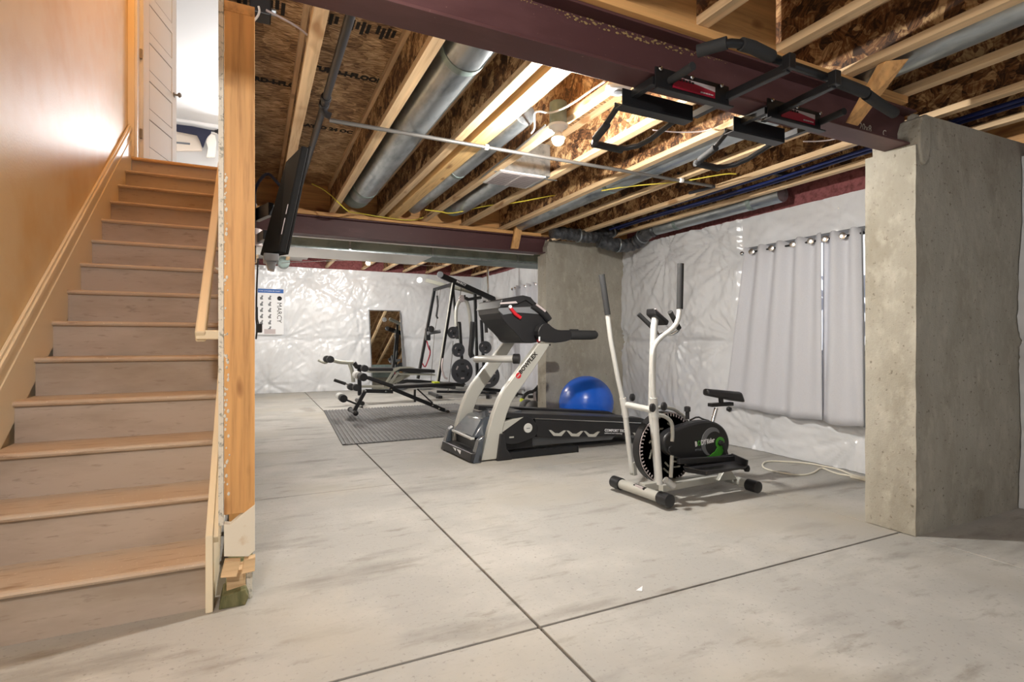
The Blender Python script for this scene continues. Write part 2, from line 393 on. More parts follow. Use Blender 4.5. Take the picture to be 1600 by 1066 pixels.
for i in range(4):
    ob('deck_panel', B().box((-.12 if i else -1.15, [-1.65, 1.95, 3.15, 4.55][i], 2.703), (4.62, [1.947, 3.147, 4.547, 6.0][i], 2.722)), 'osb_deck', ce)
for i in range(3):
    ob('deck_panel', B().box((-.2, 6.0 + 2.05 * i, 2.933), (5.12, 6.0 + 2.05 * i + 2.046, 2.952)), 'osb_deck', ce)
ob('rim_board', B().box((-.1, 5.94, 2.40), (4.6, 5.98, 2.96)), 'pineX', ce)
ob('rim_board', B().box((XR + .006, -1.6, 2.34), (XR + .045, 6.0, 2.70)), 'pineY', ce)
for x0, x1 in ((JX[3] + .03, JX[4] - .03), (JX[2] + .09, JX[3] - .03)):
    ob('blocking_board', B().box((x0, 1.70, 2.40), (x1, 1.74, 2.70)), 'pineX', ce)
# stamped figures on the joist webs and the decking
for y, x in ((1.15, JX[3]),):
    text('stamped_number', '17-10', .045, (x + .032, y + .25, 2.405), (0, -1, 0), (0, 0, 1), 'ink', ce, .0005, .001)
for x, y, t in ((.285, 3.42, 'STURD-I-FLOOR'), (-.11, 3.72, 'STURD-I-FLOOR'), (.31, 4.35, 'RATED 24 OC')):
    text('stamped_print', t, .062, (x, y, 2.7015), (1, 0, 0), (0, -1, 0), 'ink', ce, .0005, .004, tall=1.3)
for x0 in (-.10, .04, .29, .45, .58, .80, .95):
    for k in range(4):
        ob('stamped_mark', B().box((x0 + k * .027, 2.80 + .012 * (k % 2), 2.7012), (x0 + .018 + k * .027, 2.92 - .02 * ((k + int(x0 * 10)) % 3), 2.7028)), 'ink', ce)

def steel_beam(name, label, x0, x1, yc, zb, zt, w):
    t = thing(name, label, 'beam', ((x0 + x1) / 2, yc, zb))
    ob('bottom_flange', B().box((x0, yc - w / 2, zb), (x1, yc + w / 2, zb + .012)), 'steel', t, bevel=.002)
    ob('web', B().box((x0, yc - .004, zb + .01), (x1, yc + .004, zt - .01)), 'steel', t)
    ob('top_flange', B().box((x0, yc - w / 2, zt - .012), (x1, yc + w / 2, zt)), 'steel', t, bevel=.002)
    ob('sill_plate', B().box((x0, yc - .098, zt + .0005), (x1 - .14, yc + .07, 2.399)), 'pineX', t, bevel=.003, label='orange wooden plate on top of the beam')
    return t
b1 = steel_beam('steel_beam', 'maroon steel I-beam crossing overhead, nearest the camera, carrying the pull-up bar', -1.1, 3.34, 1.787, 2.16, 2.361, .135)
for x0, x1, s in ((1.05, 1.75, .016), (1.75, 1.95, .008), (.5, 1.05, .008)):
    bb = B(); n = int((x1 - x0) / .008)
    for k in range(n):
        x = x0 + (x1 - x0) * (k + random.random()) / n
        bb.ball((x, 1.7825 - random.random() * .002, 2.347 - random.random() * s * 1.6), s * (.08 + random.random() * .28), 1, (1.8, .4, 1))
    ob('spray_foam_bead', bb, 'gold', b1, smooth=True, kind='stuff', label='crusty tan sealant bead under the top flange')
text('chalk_writing', '20x8', .055, (2.92, 1.781, 2.205), (1, 0, 0), (0, 0, 1), 'chalk', b1, .0005)
text('chalk_writing', 'C', .05, (3.13, 1.781, 2.205), (1, 0, 0), (0, 0, 1), 'chalk', b1, .0005)
b2 = steel_beam('steel_beam', 'maroon steel I-beam further back above the treadmill, meeting the far buttress', -.05, 3.34, 5.91, 2.165, 2.361, .15)
tag(ob('brace_board', B().hexa([(2.705, 1.71, 2.178), (2.80, 1.71, 2.178), (2.80, 1.718, 2.178), (2.705, 1.718, 2.178)], [(2.70, 1.52, 2.398), (2.775, 1.46, 2.398), (2.775, 1.50, 2.398), (2.70, 1.56, 2.398)]), 'pineZ', bevel=.002),
    'short tan board slanting from the near steel beam up to the joists', 'board')
tag(ob('brace_board', B().hexa([(2.78, 5.78, 2.18), (2.87, 5.78, 2.18), (2.87, 5.82, 2.18), (2.78, 5.82, 2.18)], [(2.80, 5.70, 2.44), (2.89, 5.70, 2.44), (2.89, 5.74, 2.44), (2.80, 5.74, 2.44)]), 'pineZ', bevel=.002),
    'small tan board nailed across the far steel beam near the buttress', 'board')

# ---------------------------------------------------------------- concrete buttresses
def rough_block(b, seed, amp=.004, cuts=26):
    bmesh.ops.subdivide_edges(b.bm, edges=[e for e in b.bm.edges if e.calc_length() > .2], cuts=cuts, use_grid_fill=True)
    for v in b.bm.verts:
        v.co += Vector((noise.noise(v.co * 9 + Vector((seed, 0, 0))), noise.noise(v.co * 9 + Vector((0, seed, 3))), 0)) * amp
    return b
def buttress(label, y0, y1, seed):
    t = thing('concrete_buttress', label, 'buttress', (3.9, (y0 + y1) / 2, 0))
    ob('shaft', rough_block(B().box((3.262, y0, 0), (XR - .002, y1, 2.147)), seed), 'concrete', t)
    ob('head', rough_block(B().hexa([(3.375, y0, 2.146), (XR - .002, y0, 2.146), (XR - .002, y1, 2.146), (3.375, y1, 2.146)], [(3.375, y0, 2.325), (XR - .002, y0, 2.345), (XR - .002, y1, 2.345), (3.375, y1, 2.325)]), seed + 2, .003, 10), 'concrete', t)
    m = B().prism([(3.285, 2.10), (3.30, 2.055), (3.33, 2.04), (3.365, 2.07), (3.385, 2.14), (3.388, 2.318), (3.34, 2.322), (3.30, 2.30), (3.272, 2.24), (3.275, 2.15)], 'XZ', y0 - .014, y1 - .03)
    ob('mortar_patch', m, 'concrete', t, bevel=.01)
    g = B()
    for k in range(11): g.ball((3.335 + .018 * math.sin(k * 2), y0 + .035 + k * (y1 - y0 - .07) / 10, 2.235 + .03 * math.sin(k * 1.7)), .05, 2, (.7, .8, 1.75))
    for v in g.bm.verts: v.co += Vector((noise.noise(v.co * 22), noise.noise(v.co * 22 + Vector((3, 0, 0))), 0)) * .012
    ob('mortar_lump', g, 'concrete', t, smooth=True, kind='stuff')
    return t
buttress('grey concrete buttress at the right edge holding the near beam end', 1.684, 1.954, 1)
buttress('grey concrete buttress behind the blue exercise ball', 5.80, 6.015, 5)

# ---------------------------------------------------------------- stairwell
RY = lambda n: 2.465 + .268 * (n - 1)
wl = struct('wall_left', label='cream stairwell wall')
ob('lower_wall_panel', B().box((-1.15, .6, 0), (-1.03, 5.95, 2.742)), 'wall', wl)
ob('upper_wall_panel', B().box((-1.15, .6, 2.743), (-1.034, 5.95, 5.5)), 'wall', wl)
ob('header_wall_panel', B().box((-1.15, 1.78, 2.73), (.0, 1.9, 5.5)), 'wall', wl)
st = thing('staircase', 'straight staircase of worn grey risers and tan nosed treads rising to the doorway', 'staircase', (-.587, 2.46, 0))
for n in range(1, 15):
    ob('riser', B().box((-1.008, RY(n), .197 * (n - 1)), (-.172, RY(n) + .018, .197 * n - .026)), 'riser', st)
    if n < 14:
        z = .197 * n; y = RY(n) - .027
        prof = [(y + .012, z), (y + .004, z - .005), (y, z - .013), (y + .004, z - .021), (y + .012, z - .026), (RY(n + 1) + .018, z - .026), (RY(n + 1) + .018, z)]
        ob('tread', B().prism(prof, 'YZ', -1.008, -.172), 'tread', st)
z = 2.758; y = RY(14) - .03
ob('landing_nosing', B().prism([(y + .012, z), (y + .003, z - .006), (y, z - .016), (y + .006, z - .028), (y + .14, z - .028), (y + .14, z)], 'YZ', -1.007, -.172), 'brown', st)
def slope(y, off): return (y - 2.44) * .735 + .197 + off
bl = struct('baseboard_left', label='cream moulded skirting climbing beside the stairs')
ya, yb_ = 2.2, 5.93
ob('skirt_board', B().prism([(ya, max(slope(ya, -.35), 0)), (yb_, slope(yb_, -.35)), (yb_, slope(yb_, .16)), (ya, slope(ya, .16))], 'YZ', -1.0295, -1.008), 'trim', bl)
for o1, o2, t in ((.16, .235, -1.014), (.235, .268, -1.004), (.268, .29, -1.014)):
    ob('skirt_moulding', B().prism([(ya, slope(ya, o1)), (yb_, slope(yb_, o1)), (yb_, slope(yb_, o2)), (ya, slope(ya, o2))], 'YZ', -1.0295, t), 'trim', bl, bevel=.004)
br = struct('baseboard_right', label='white skirting climbing along the stud wall')
ob('skirt_board', B().prism([(2.415, 0), (2.85, 0), (5.93, 2.2), (5.93, slope(5.93, .125)), (2.415, slope(2.415, .125))], 'YZ', -.171, -.145), 'trim', br, bevel=.003)
ob('skirt_backing', B().prism([(2.43, .29), (2.46, .26), (5.93, 2.5), (5.93, slope(5.93, .105)), (2.43, slope(2.43, .105))], 'YZ', -.1445, -.128), 'trim', br)

ws = struct('wall_stair', label='open-ended stud wall between stairs and gym')
ob('drywall_panel', B().box((-.1275, 2.443, .33), (-.109, 5.93, 5.4)), 'drywall', ws)
ob('stud', B().box((-.107, 2.44, .37), (.004, 2.478, 2.40)), 'pineZ', ws, bevel=.003)
ob('stud_end', B().prism([(-.1075, .205), (-.02, .19), (.0045, .21), (.0045, .40), (-.03, .375), (-.085, .33), (-.1075, .335)], 'XZ', 2.4385, 2.4795), 'paintwood', ws, label='white painted stud foot', bevel=.002)
ob('wood_chip', B().prism([(-.12, .125), (-.062, .118), (-.048, .18), (-.105, .188)], 'XZ', 2.43, 2.47), 'woodX', ws, bevel=.002)
ob('wood_chip', B().prism([(-.045, .125), (.004, .128), (.006, .186), (-.035, .18)], 'XZ', 2.432, 2.472), 'woodX', ws, bevel=.002)
ob('sill_block', B().prism([(-.126, .0), (-.03, 0), (-.018, .03), (-.03, .064), (-.115, .05)], 'XZ', 2.425, 2.56), 'greywood', ws, bevel=.004, label='mossy treated sill block')
ob('sill_block', B().box((-.10, 2.47, .05), (-.03, 2.56, .13)), 'woodX', ws, bevel=.002)
ob('sill_block', B().box((-.028, 2.48, .0), (-.005, 2.56, .13)), 'drywall', ws)
ob('bottom_plate', B().box((-.108, 2.57, 0), (-.005, 5.92, .045)), 'greywood', ws)
for k in range(1, 9):
    ob('stud', B().box((-.107, 2.50 + .41 * k, .045), (-.008, 2.538 + .41 * k, 2.40)), 'pineZ', ws)
ob('top_plate', B().box((-.107, 2.44, 2.40), (.004, 5.93, 2.44)), 'pineY', ws)
g = B()
for k in range(60):
    zz = .45 + random.random() * 1.3; g.ball((-.107 + random.random() * .018 * (1.4 - zz / 2), 2.4395, zz), .0025 + random.random() * .0035, 1, (1, .5, 1.6))
ob('plaster_splash', g, 'drywall', ws, kind='stuff')

hr = thing('handrail', 'white painted handrail with a mitred return on the stair wall', 'handrail', (-.22, 3.05, 1.1))
ob('rail', B().bar([(-0.23, 2.957, 1.088)][0], (-.23, 5.85, [(-0.23, 2.957, 1.088)][0][2] + (5.85 - [(-0.23, 2.957, 1.088)][0][1]) * .735), .045, .062), 'trim', hr, bevel=.008)
p0 = Vector([(-0.23, 2.957, 1.088)][0])
ob('rail_return', B().bar(p0 + Vector((-.02, .02, .012)), (-.128, p0.y + .02, p0.z + .012), .05, .045), 'trim', hr, bevel=.006)
for yy in (3.6, 5.0):
    zz = p0.z + (yy - p0.y) * .735
    ob('rail_bracket', B().tube([(-.23, yy, zz - .02), (-.21, yy, zz - .06), (-.13, yy, zz - .08)], .008, 8), 'white', hr)

# ---------------------------------------------------------------- upstairs
we = struct('wall_landing', label='end wall with doorway at the head of the stairs')
ob('wall_panel', B().box((-1.15, 5.955, 2.76), (-.985, 6.07, 5.5)), 'wall', we)
ob('wall_panel', B().box((-.13, 5.955, 2.76), (.4, 6.07, 5.5)), 'wallup', we)
ob('header_panel', B().box((-.985, 5.955, 4.85), (-.13, 6.07, 5.5)), 'wall', we)
tl = struct('trim_1', label='door casing and jamb at the head of the stairs')
ob('casing', B().box((-1.045, 5.932, 2.76), (-.985, 5.954, 4.92)), 'trim', tl, bevel=.004)
ob('casing', B().box((-.165, 5.932, 2.76), (-.105, 5.954, 4.92)), 'trim', tl, bevel=.004)
ob('jamb', B().box((-.984, 5.94, 2.76), (-.965, 6.075, 4.85)), 'white', tl)
ob('jamb', B().box((-.15, 5.94, 2.76), (-.131, 6.075, 4.85)), 'white', tl)
uf = struct('floor_upper', label='pale upstairs floor')
ob('floor_panel', B().box((-2.6, 6.05, 2.735), (.9, 12.0, 2.755)), 'wallfar', uf)
uw = struct('wall_upper_far', label='white upstairs wall with cornice')
ob('wall_panel', B().box((-2.6, 11.8, 2.76), (.9, 11.9, 5.22)), 'wallfar', uw)
ob('cornice', B().prism([(11.66, 5.2), (11.68, 5.16), (11.74, 5.10), (11.79, 5.06), (11.80, 5.06), (11.80, 5.2)], 'YZ', -2.6, .9), 'white', uw)
ul = struct('wall_upper_side', label='white upstairs side walls')
ob('wall_panel', B().box((-2.7, 6.07, 2.76), (-2.6, 11.9, 5.22)), 'wallfar', ul)
ob('wall_panel', B().box((.9, 6.07, 2.76), (1.0, 11.9, 5.22)), 'wallfar', ul)
uc = struct('ceiling_upper', label='white upstairs ceiling')
ob('ceiling_panel', B().box((-2.7, 6.07, 5.2), (1.0, 11.9, 5.3)), 'wallfar', uc)
ob('ceiling_panel', B().box((-1.2, 1.7, 5.5), (.4, 6.07, 5.6)), 'wallfar', uc)
d1 = struct('door_1', loc=(-.955, 6.07, 2.77), label='white door with horizontal recessed panels, standing open')
dv = Vector((math.sin(math.radians(15.2)), math.cos(math.radians(15.2)), 0)); dn = Vector((dv.y, -dv.x, 0)); h0 = Vector((-.955, 6.07, 2.77))
DW, DH = .72, 2.03
def dbox(u0, u1, z0, z1, t0, t1):
    P = lambda u, t, z: h0 + dv * u + dn * t + Vector((0, 0, z))
    return B().hexa([P(u0, t0, z0), P(u1, t0, z0), P(u1, t1, z0), P(u0, t1, z0)], [P(u0, t0, z1), P(u1, t0, z1), P(u1, t1, z1), P(u0, t1, z1)])
ob('door_core', dbox(0, DW, 0, DH, -.017, .012), 'white', d1)
ob('stile', dbox(0, .115, 0, DH, .0125, .019), 'white', d1, bevel=.002)
ob('stile', dbox(DW - .105, DW, 0, DH, .0125, .019), 'white', d1, bevel=.002)
zs = [0, .17]
hgt = (DH - .17 - .11 - 4 * .10) / 5
edges = [(0, .17)] + [(.17 + (k + 1) * hgt + k * .10, .17 + (k + 1) * (hgt + .10)) for k in range(4)] + [(DH - .11, DH)]
for a, b_ in edges:
    ob('rail', dbox(.116, DW - .106, a, b_, .0125, .019), 'white', d1, bevel=.002)
for k in range(5):
    a = .17 + k * (hgt + .10)
    ob('panel', dbox(.124, DW - .114, a + .008, a + hgt - .008, .0125, .016), 'white', d1)
    for q in ((.116, .1235), (DW - .1135, DW - .106)):
        ob('panel_groove', dbox(q[0], q[1], a, a + hgt, .0121, .0126), 'grey', d1)
    for q in ((a, a + .0075), (a + hgt - .0075, a + hgt)):
        ob('panel_groove', dbox(.116, DW - .106, q[0], q[1], .0121, .0126), 'grey', d1)
for zz in (.25, 1.0, 1.72):
    ob('hinge', B().box((-.966, 6.045, 2.77 + zz - .045), (-.945, 6.075, 2.77 + zz + .045)), 'hinge', d1, bevel=.002)
kp = h0 + dv * (DW - .06) + Vector((0, 0, .92))
ob('knob', B().lathe(kp + dn * .019, dn, [(.026, 0), (.026, .006), (.010, .01), (.010, .035), (.024, .045), (.027, .058), (.020, .068), (.004, .07)], 16), 'hinge', d1, smooth=True)
rod = thing('curtain_rod', 'black curtain rod with spear finial on the upstairs wall', 'curtain rod', [(-0.612, 11.7, 5.08)][0])
ob('pole', B().tube([[(-1.353, 11.7, 5.073)][0], [(-0.677, 11.7, 5.081)][0]], .016, 8), 'black', rod)
e = Vector([(-0.677, 11.7, 5.081)][0])
ob('finial', B().lathe(e, (1, 0, 0), [(.016, 0), (.03, .02), (.03, .035), (.05, .06), (.02, .1), (.004, .13)], 10), 'black', rod)
sc = [(-1.291, 11.69, 5.092), (-1.045, 11.69, 5.099), (-0.73, 11.69, 5.081), (-0.73, 11.69, 5.02), (-0.783, 11.69, 4.95), (-0.815, 11.69, 4.884), (-0.836, 11.69, 4.82), (-0.846, 11.69, 4.77), (-0.867, 11.69, 4.718), (-0.888, 11.69, 4.763), (-0.92, 11.69, 4.855), (-0.962, 11.69, 4.945), (-1.291, 11.69, 4.961)]
tag(ob('scarf_valance', B().prism([(p[0], p[2]) for p in sc], 'XZ', 11.66, 11.685), 'navy', bevel=.004), 'dark navy scarf draped over the upstairs curtain rod', 'valance')
cu = [(-0.795, 11.72, 4.983), (-0.731, 11.72, 5.03), (-0.667, 11.72, 5.004), (-0.646, 11.72, 4.885), (-0.667, 11.72, 4.587), (-0.817, 11.72, 4.565), (-0.785, 11.72, 4.74), (-0.817, 11.72, 4.857)]
tag(ob('drape', B().prism([(p[0], p[2]) for p in cu], 'XZ', 11.70, 11.74), 'cream', bevel=.006), 'cream drape hanging at the end of the upstairs rod', 'drape')
w9 = struct('window_2', label='upstairs window with beige blind')
bl9 = [(-1.443, 11.78, 4.991), (-0.948, 11.78, 5.014), (-0.885, 11.78, 4.696), (-1.443, 11.78, 4.61)]
ob('blind', B().prism([(p[0], p[2]) for p in bl9], 'XZ', 11.75, 11.795), 'beige', w9)
ob('window_bar', B().bar([(-1.307, 11.745, 4.775)][0], [(-1.081, 11.745, 4.787)][0], .02, .03), 'grey', w9)

# ---------------------------------------------------------------- lights and services under the ceiling
def bulb_fixture(label, loc, strength, up):
    x, y, z = loc
    t = thing('bulb_holder', label, 'light', (x, y, z))
    ob('mounting_box', B().lathe((x, y, z + .085), (0, 0, 1), [(.05, 0), (.052, .005), (.052, up), (.045, up + .005)], 20), 'galv_dull', t)
    ob('lampholder', B().lathe((x, y, z + .045), (0, 0, 1), [(.022, 0), (.030, .004), (.036, .016), (.056, .028), (.060, .040), (.045, .045)], 24), 'lens', t, smooth=True)
    m = emitter('bulb_glow', (1.0, .95, .87, 1), strength)
    ob('bulb', B().lathe((x, y, z), (0, 0, 1), [(.004, -.034), (.018, -.031), (.030, -.02), (.034, -.004), (.033, .004)], 16), m, t, smooth=True)
    ob('added_bulb_shield', B().lathe((x, y, z), (0, 0, 1), [(.033, .0042), (.040, .005), (.034, .018), (.020, .034), (.016, .046)], 16), 'lens', t, smooth=True)  # opaque collar added to cut the bulb's upward light on the joists
    return t
A = 4 * PI * .031 ** 2 * PI
bulb_fixture('bare glowing bulb in a white holder between the joists, nearest the camera', [(1.63, 2.753, 2.268)][0], BULB1 / A, .13)
bulb_fixture('bare glowing bulb over the rear gym near the back wall', [(1.807, 9.575, 2.44)][0], BULB2 / A, .14)

def ring(b, y, x, z, r, w=.012, h=.006): b.lathe((x, y, z), (0, 1, 0), [(r, 0), (r + h, .002), (r + h, w - .002), (r, w)], 28)
def duct(label, x, z, y0, y1, r, seams=(), elbow=None):
    t = thing('round_duct', label, 'duct', (x, y0, z))
    ob('pipe', B().lathe((x, y0, z), (0, 1, 0), [(r, 0), (r, y1 - y0)], 32), 'galv', t, smooth=True)
    for s in seams:
        b = B(); ring(b, s, x, z, r, .05, .004); ob('joint_band', b, 'galv_dull', t, smooth=True)
    ob('lock_seam', B().box((x + r * .62, y0, z - r * .80), (x + r * .66, y1, z - r * .74)), 'galv', t)
    if elbow: ob('elbow', B().tube(elbow, r * .98, 24, 2), 'galv_dull', t, smooth=True)
    return t
duct('large round silver duct running between joists left of the doubled header', .93, 2.50, 1.9, 5.25, .115, (2.45, 5.0), [(.93, 5.25, 2.50), (.93, 5.5, 2.50), (.93, 5.8, 2.60), (.93, 5.85, 2.66)])
duct('slim round silver duct tucked against the header beside the bulb', 1.535, 2.50, 3.0, 5.6, .072, (4.2,))
duct('round silver duct leading back from the ceiling register', 1.955, 2.50, 4.15, 5.35, .095, (), [(1.955, 5.35, 2.5), (1.955, 5.55, 2.52), (1.955, 5.7, 2.6)])
duct('long round silver duct passing over the pull-up bar', 2.87, 2.475, .1, 5.7, .088, (3.9,))
duct('round silver duct high along the sheeted right wall', 4.30, 2.40, 3.3, 5.0, .075, (3.6, 4.6))
duct('round silver duct in the bay beside the blue pipes', 3.86, 2.58, 3.2, 5.3, .08, (4.3,))
def flexduct(label, pts, r):
    t = thing('flexible_duct', label, 'duct', pts[0])
    P = [Vector(p) for p in pts]
    for _ in range(3):
        q = [P[0]]
        for a, c in zip(P, P[1:]): q += [a * .75 + c * .25, a * .25 + c * .75]
        P = q + [P[-1]]
    L = []
    for a, c in zip(P, P[1:]):
        n = max(1, int((c - a).length / .012))
        L += [a.lerp(c, k / n) for k in range(n)]
    rs = [r * (1 + .07 * math.sin(i * 1.25) + .05 * noise.noise(Vector((i * .2, r, 0)))) for i in range(len(L))]
    ob('sleeve', B().tube(L, rs, 20), 'flex', t, smooth=True)
    for k in (int(len(L) * .3), int(len(L) * .72)):
        d = (L[k + 1] - L[k - 1]).normalized()
        ob('clamp_strap', B().lathe(L[k], d, [(r * 1.1, 0), (r * 1.13, .003), (r * 1.13, .016), (r * 1.1, .018)], 20), 'galv', t)
flexduct('dark foil flexible duct sagging over the left of the far buttress', [(3.197, 5.55, 2.373), (3.447, 5.55, 2.365), (3.772, 5.55, 2.345), (3.993, 5.55, 2.428), (4.362, 5.55, 2.575)], .075)
flexduct('dark foil flexible duct bending over the far buttress into the right wall duct', [(3.797, 5.45, 2.299)] + [(4.019, 5.4, 2.245), (4.294, 5.4, 2.266)] + [(4.26, 5.1, 2.38), (4.30, 5.0, 2.40)], .08)
rd = thing('rectangular_duct', 'dull grey rectangular duct trunk behind the far steel beam', 'duct', (1.7, 6.9, 2.13))
ob('body', B().box((-.05, 6.45, 2.125), (2.0, 7.18, 2.36)), 'galv_dull', rd, bevel=.004)
ob('body', B().box((2.01, 6.45, 2.125), (4.1, 6.95, 2.36)), 'galv_dull', rd, bevel=.004)
for x in (1.0, 2.0, 3.18):
    ob('drive_cleat', B().box((x, 6.443, 2.12), (x + .022, 6.449, 2.365)), 'galv', rd)
ob('lit_underside', B().box((-.05, 6.45, 2.116), (2.0, 7.18, 2.1245)), 'white', rd)  # white underside colour stands in for light caught from below
ob('flange_lip', B().box((-.05, 6.444, 2.118), (4.1, 6.4495, 2.130)), 'galv', rd)
tag(ob('pale_strip', B().box((-.05, 6.0, 2.158), (3.2, 6.03, 2.196)), 'white', bevel=.004), 'pale strip running along behind the far steel beam', 'strip')  # plain white bar for the pale band under the beam
vr = thing('ceiling_register', 'flat grey metal ceiling register under a sheet metal boot', 'register', (1.91, 3.95, 2.39))
ob('frame', B().box((1.715, 3.77, 2.385), (2.12, 4.125, 2.397)), 'white', vr, bevel=.003)
for k in range(14):
    for x0, x1 in ((1.735, 1.905), (1.915, 2.10)):
        ob('louvre', B().hexa([(x0, 3.785 + k * .0235, 2.378), (x1, 3.785 + k * .0235, 2.378), (x1, 3.789 + k * .0235, 2.378), (x0, 3.789 + k * .0235, 2.378)],
           [(x0, 3.803 + k * .0235, 2.386), (x1, 3.803 + k * .0235, 2.386), (x1, 3.807 + k * .0235, 2.386), (x0, 3.807 + k * .0235, 2.386)]), 'labelgrey', vr)
ob('boot', B().box((1.748, 3.78, 2.40), (2.165, 4.12, 2.66)), 'galv', vr, bevel=.003)
ob('hanger_strap', B().box((1.70, 3.83, 2.3975), (2.26, 3.855, 2.3995)), 'galv', vr)
sd = thing('smoke_detector', 'round white smoke detector on a joist by the near beam', 'detector', [(1.713, 2.279, 2.385)][0])
p = Vector([(1.713, 2.279, 2.385)][0])
ob('base', B().lathe((p.x, p.y, 2.400), (0, 0, -1), [(.066, 0), (.068, .012), (.060, .024), (.050, .030), (.004, .031)], 28), 'lens', sd, smooth=True)
ob('vent_ring', B().lathe((p.x, p.y, 2.3688), (0, 0, -1), [(.026, 0), (.026, .004), (.018, .006), (.003, .006)], 20), 'grey', sd, smooth=True)
gp = thing('gas_pipe', 'black iron pipe running back under the deck', 'pipe', (.362, 1.9, 2.42))
ob('pipe', B().tube([(.36, 1.75, 2.42), (.365, 5.2, 2.42)], .021, 14), 'blackpipe', gp, smooth=True)
q = Vector([(0.362, 3.175, 2.37)][0])
for dy in (-.06, .03): ob('coupling', B().lathe((.362, q.y + dy, 2.42), (0, 1, 0), [(.024, 0), (.029, .006), (.029, .035), (.024, .04)], 16), 'blackpipe', gp, smooth=True)
ob('tee', B().tube([(.362, q.y + .06, 2.42), (.362, q.y + .06, 2.375), (.40, q.y + .06, 2.362)], .02, 12, 1), 'blackpipe', gp, smooth=True)
cp = thing('branch_pipe', 'thin grey pipe slung across beneath the joists', 'pipe', (.40, 3.3, 2.362))
ob('pipe', B().tube([(.40, 3.30, 2.366), (3.47, 3.33, 2.372)], .0125, 12), 'conduit', cp, smooth=True)
for x in (1.39, 3.1):
    ob('pipe_clip', B().lathe((x, 3.31, 2.369), (1, 0, 0), [(.014, 0), (.019, .003), (.019, .025), (.014, .028)], 14), 'white', cp, smooth=True)
ob('end_elbow', B().tube([(3.46, 3.33, 2.372), (3.50, 3.33, 2.372), (3.50, 3.37, 2.375), (3.50, 3.62, 2.39)], .014, 10, 1), 'blackpipe', cp, smooth=True)
ob('end_elbow', B().tube([(3.16, 3.34, 2.37), (3.16, 3.34, 2.41), (3.16, 3.40, 2.46)], .012, 8), 'blackpipe', cp, smooth=True)
for k, (x, z) in enumerate(((3.78, 2.445), (3.88, 2.425), (3.99, 2.44))):
    tag(ob('water_pipe', B().tube([(x, .3, z), (x, 2.2, z), (x + .02, 3.4, z - .02), (x - .01, 4.6, z), (x - .02, 5.3, z - .01)], .0125, 10, 1), 'bluepex', smooth=True),
        ['blue plastic pipe strung under the joists, inner one toward the room', 'blue plastic pipe strung under the joists, middle one', 'blue plastic pipe strung under the joists, nearest the right wall'][k], 'pipe', 'blue water pipes')
for y in (3.0, 4.3):
    tag(ob('pipe_clamp', B().box((3.75, y, 2.43), (4.02, y + .03, 2.46)), 'black', bevel=.003), 'black clamp bridging the blue pipes ' + ('near the branch pipe end' if y < 4 else 'toward the far buttress'), 'clamp')
def wire(label, pts, m, r=.004, name='cable'):
    tag(ob(name, B().tube(pts, r, 6, 2), m, smooth=True), label, 'cable')
wire('yellow cable looping along the top of the far steel beam', [(0.485, 5.3, 2.534), (0.616, 5.3, 2.484), (0.731, 5.3, 2.377), (0.82, 5.3, 2.301)] + [(0.986, 5.75, 2.409), (1.253, 5.75, 2.388), (1.602, 5.75, 2.381), (1.783, 5.75, 2.498), (1.932, 5.75, 2.557)], 'yellow', .006)
wire('yellow cable drooping under the joists past the round duct', [(1.54, 5.2, 2.38), (1.713, 5.2, 2.379), (1.781, 5.2, 2.366), (1.934, 5.2, 2.402), (2.169, 5.2, 2.487)] + [(2.215, 4.6, 2.38), (2.563, 4.6, 2.481), (2.782, 4.6, 2.539)], 'yellow', .006)
wire('yellow cable slanting below the joists toward the right wall', [(2.751, 3.9, 2.39), (2.905, 3.653, 2.39), (3.182, 3.418, 2.39), (3.353, 3.072, 2.39), (3.434, 3.05, 2.39)], 'yellow', .005)
wire('white cable curving down to the bulb holder', [(1.619, 2.267, 2.4), (1.612, 2.372, 2.4), (1.607, 2.588, 2.4), (1.565, 2.731, 2.4), (1.466, 2.721, 2.4), (1.485, 2.789, 2.4), (1.582, 2.953, 2.4), (1.599, 3.036, 2.4)], 'white', .006)
wire('grey cable stapled along the joist left of the register', [(1.632, 2.912, 2.41), (1.663, 3.453, 2.41), (1.664, 3.798, 2.41), (1.697, 4.208, 2.41), (1.705, 4.976, 2.41), (1.681, 5.582, 2.41)], 'conduit', .007)
wire('pale cable bowed across the joists above the rear handles', [(2.239, 2.628, 2.385), (2.412, 2.59, 2.385), (2.542, 2.516, 2.385), (2.554, 2.454, 2.385)], 'labelgrey', .004)
wire('pale cable strung above the right curtain', [(3.248, 2.341, 2.38), (3.361, 2.286, 2.38), (3.409, 2.202, 2.38)], 'labelgrey', .004)
wire('white cable hanging from the deck to the first joist', [(0.05, 2.638, 2.55), (0.115, 2.67, 2.55), (0.186, 2.714, 2.55), (0.239, 2.771, 2.55)], 'labelgrey', .005)
wire('white cable leaving the top of the post', [(-0.004, 2.6, 2.464), (0.014, 2.6, 2.488), (0.024, 2.6, 2.516), (0.019, 2.6, 2.537)], 'white', .005)
wire('thin grey line stretched across the rear bay under the joists', [(0.452, 10.5, 2.476), (1.334, 10.5, 2.579), (1.921, 10.5, 2.618), (2.795, 10.5, 2.586), (3.597, 10.5, 2.609)], 'conduit', .006)
bx = thing('junction_box', 'dark junction box on the deck beside the post top', 'box', [(0.023, 2.75, 2.611)][0])
p = Vector([(0.023, 2.75, 2.611)][0])
ob('housing', B().box(p - Vector((.04, .04, .04)), p + Vector((.05, .05, .05))), 'black', bx, bevel=.006)
ob('cable_clamp', B().lathe(p + Vector((.05, 0, 0)), (1, 0, 0), [(.016, 0), (.016, .02), (.01, .024)], 10), 'galv', bx)
cap = thing('duct_end_cap', 'small grey metal cap above the rear wall', 'duct cap', [(0.528, 11.2, 2.597)][0])
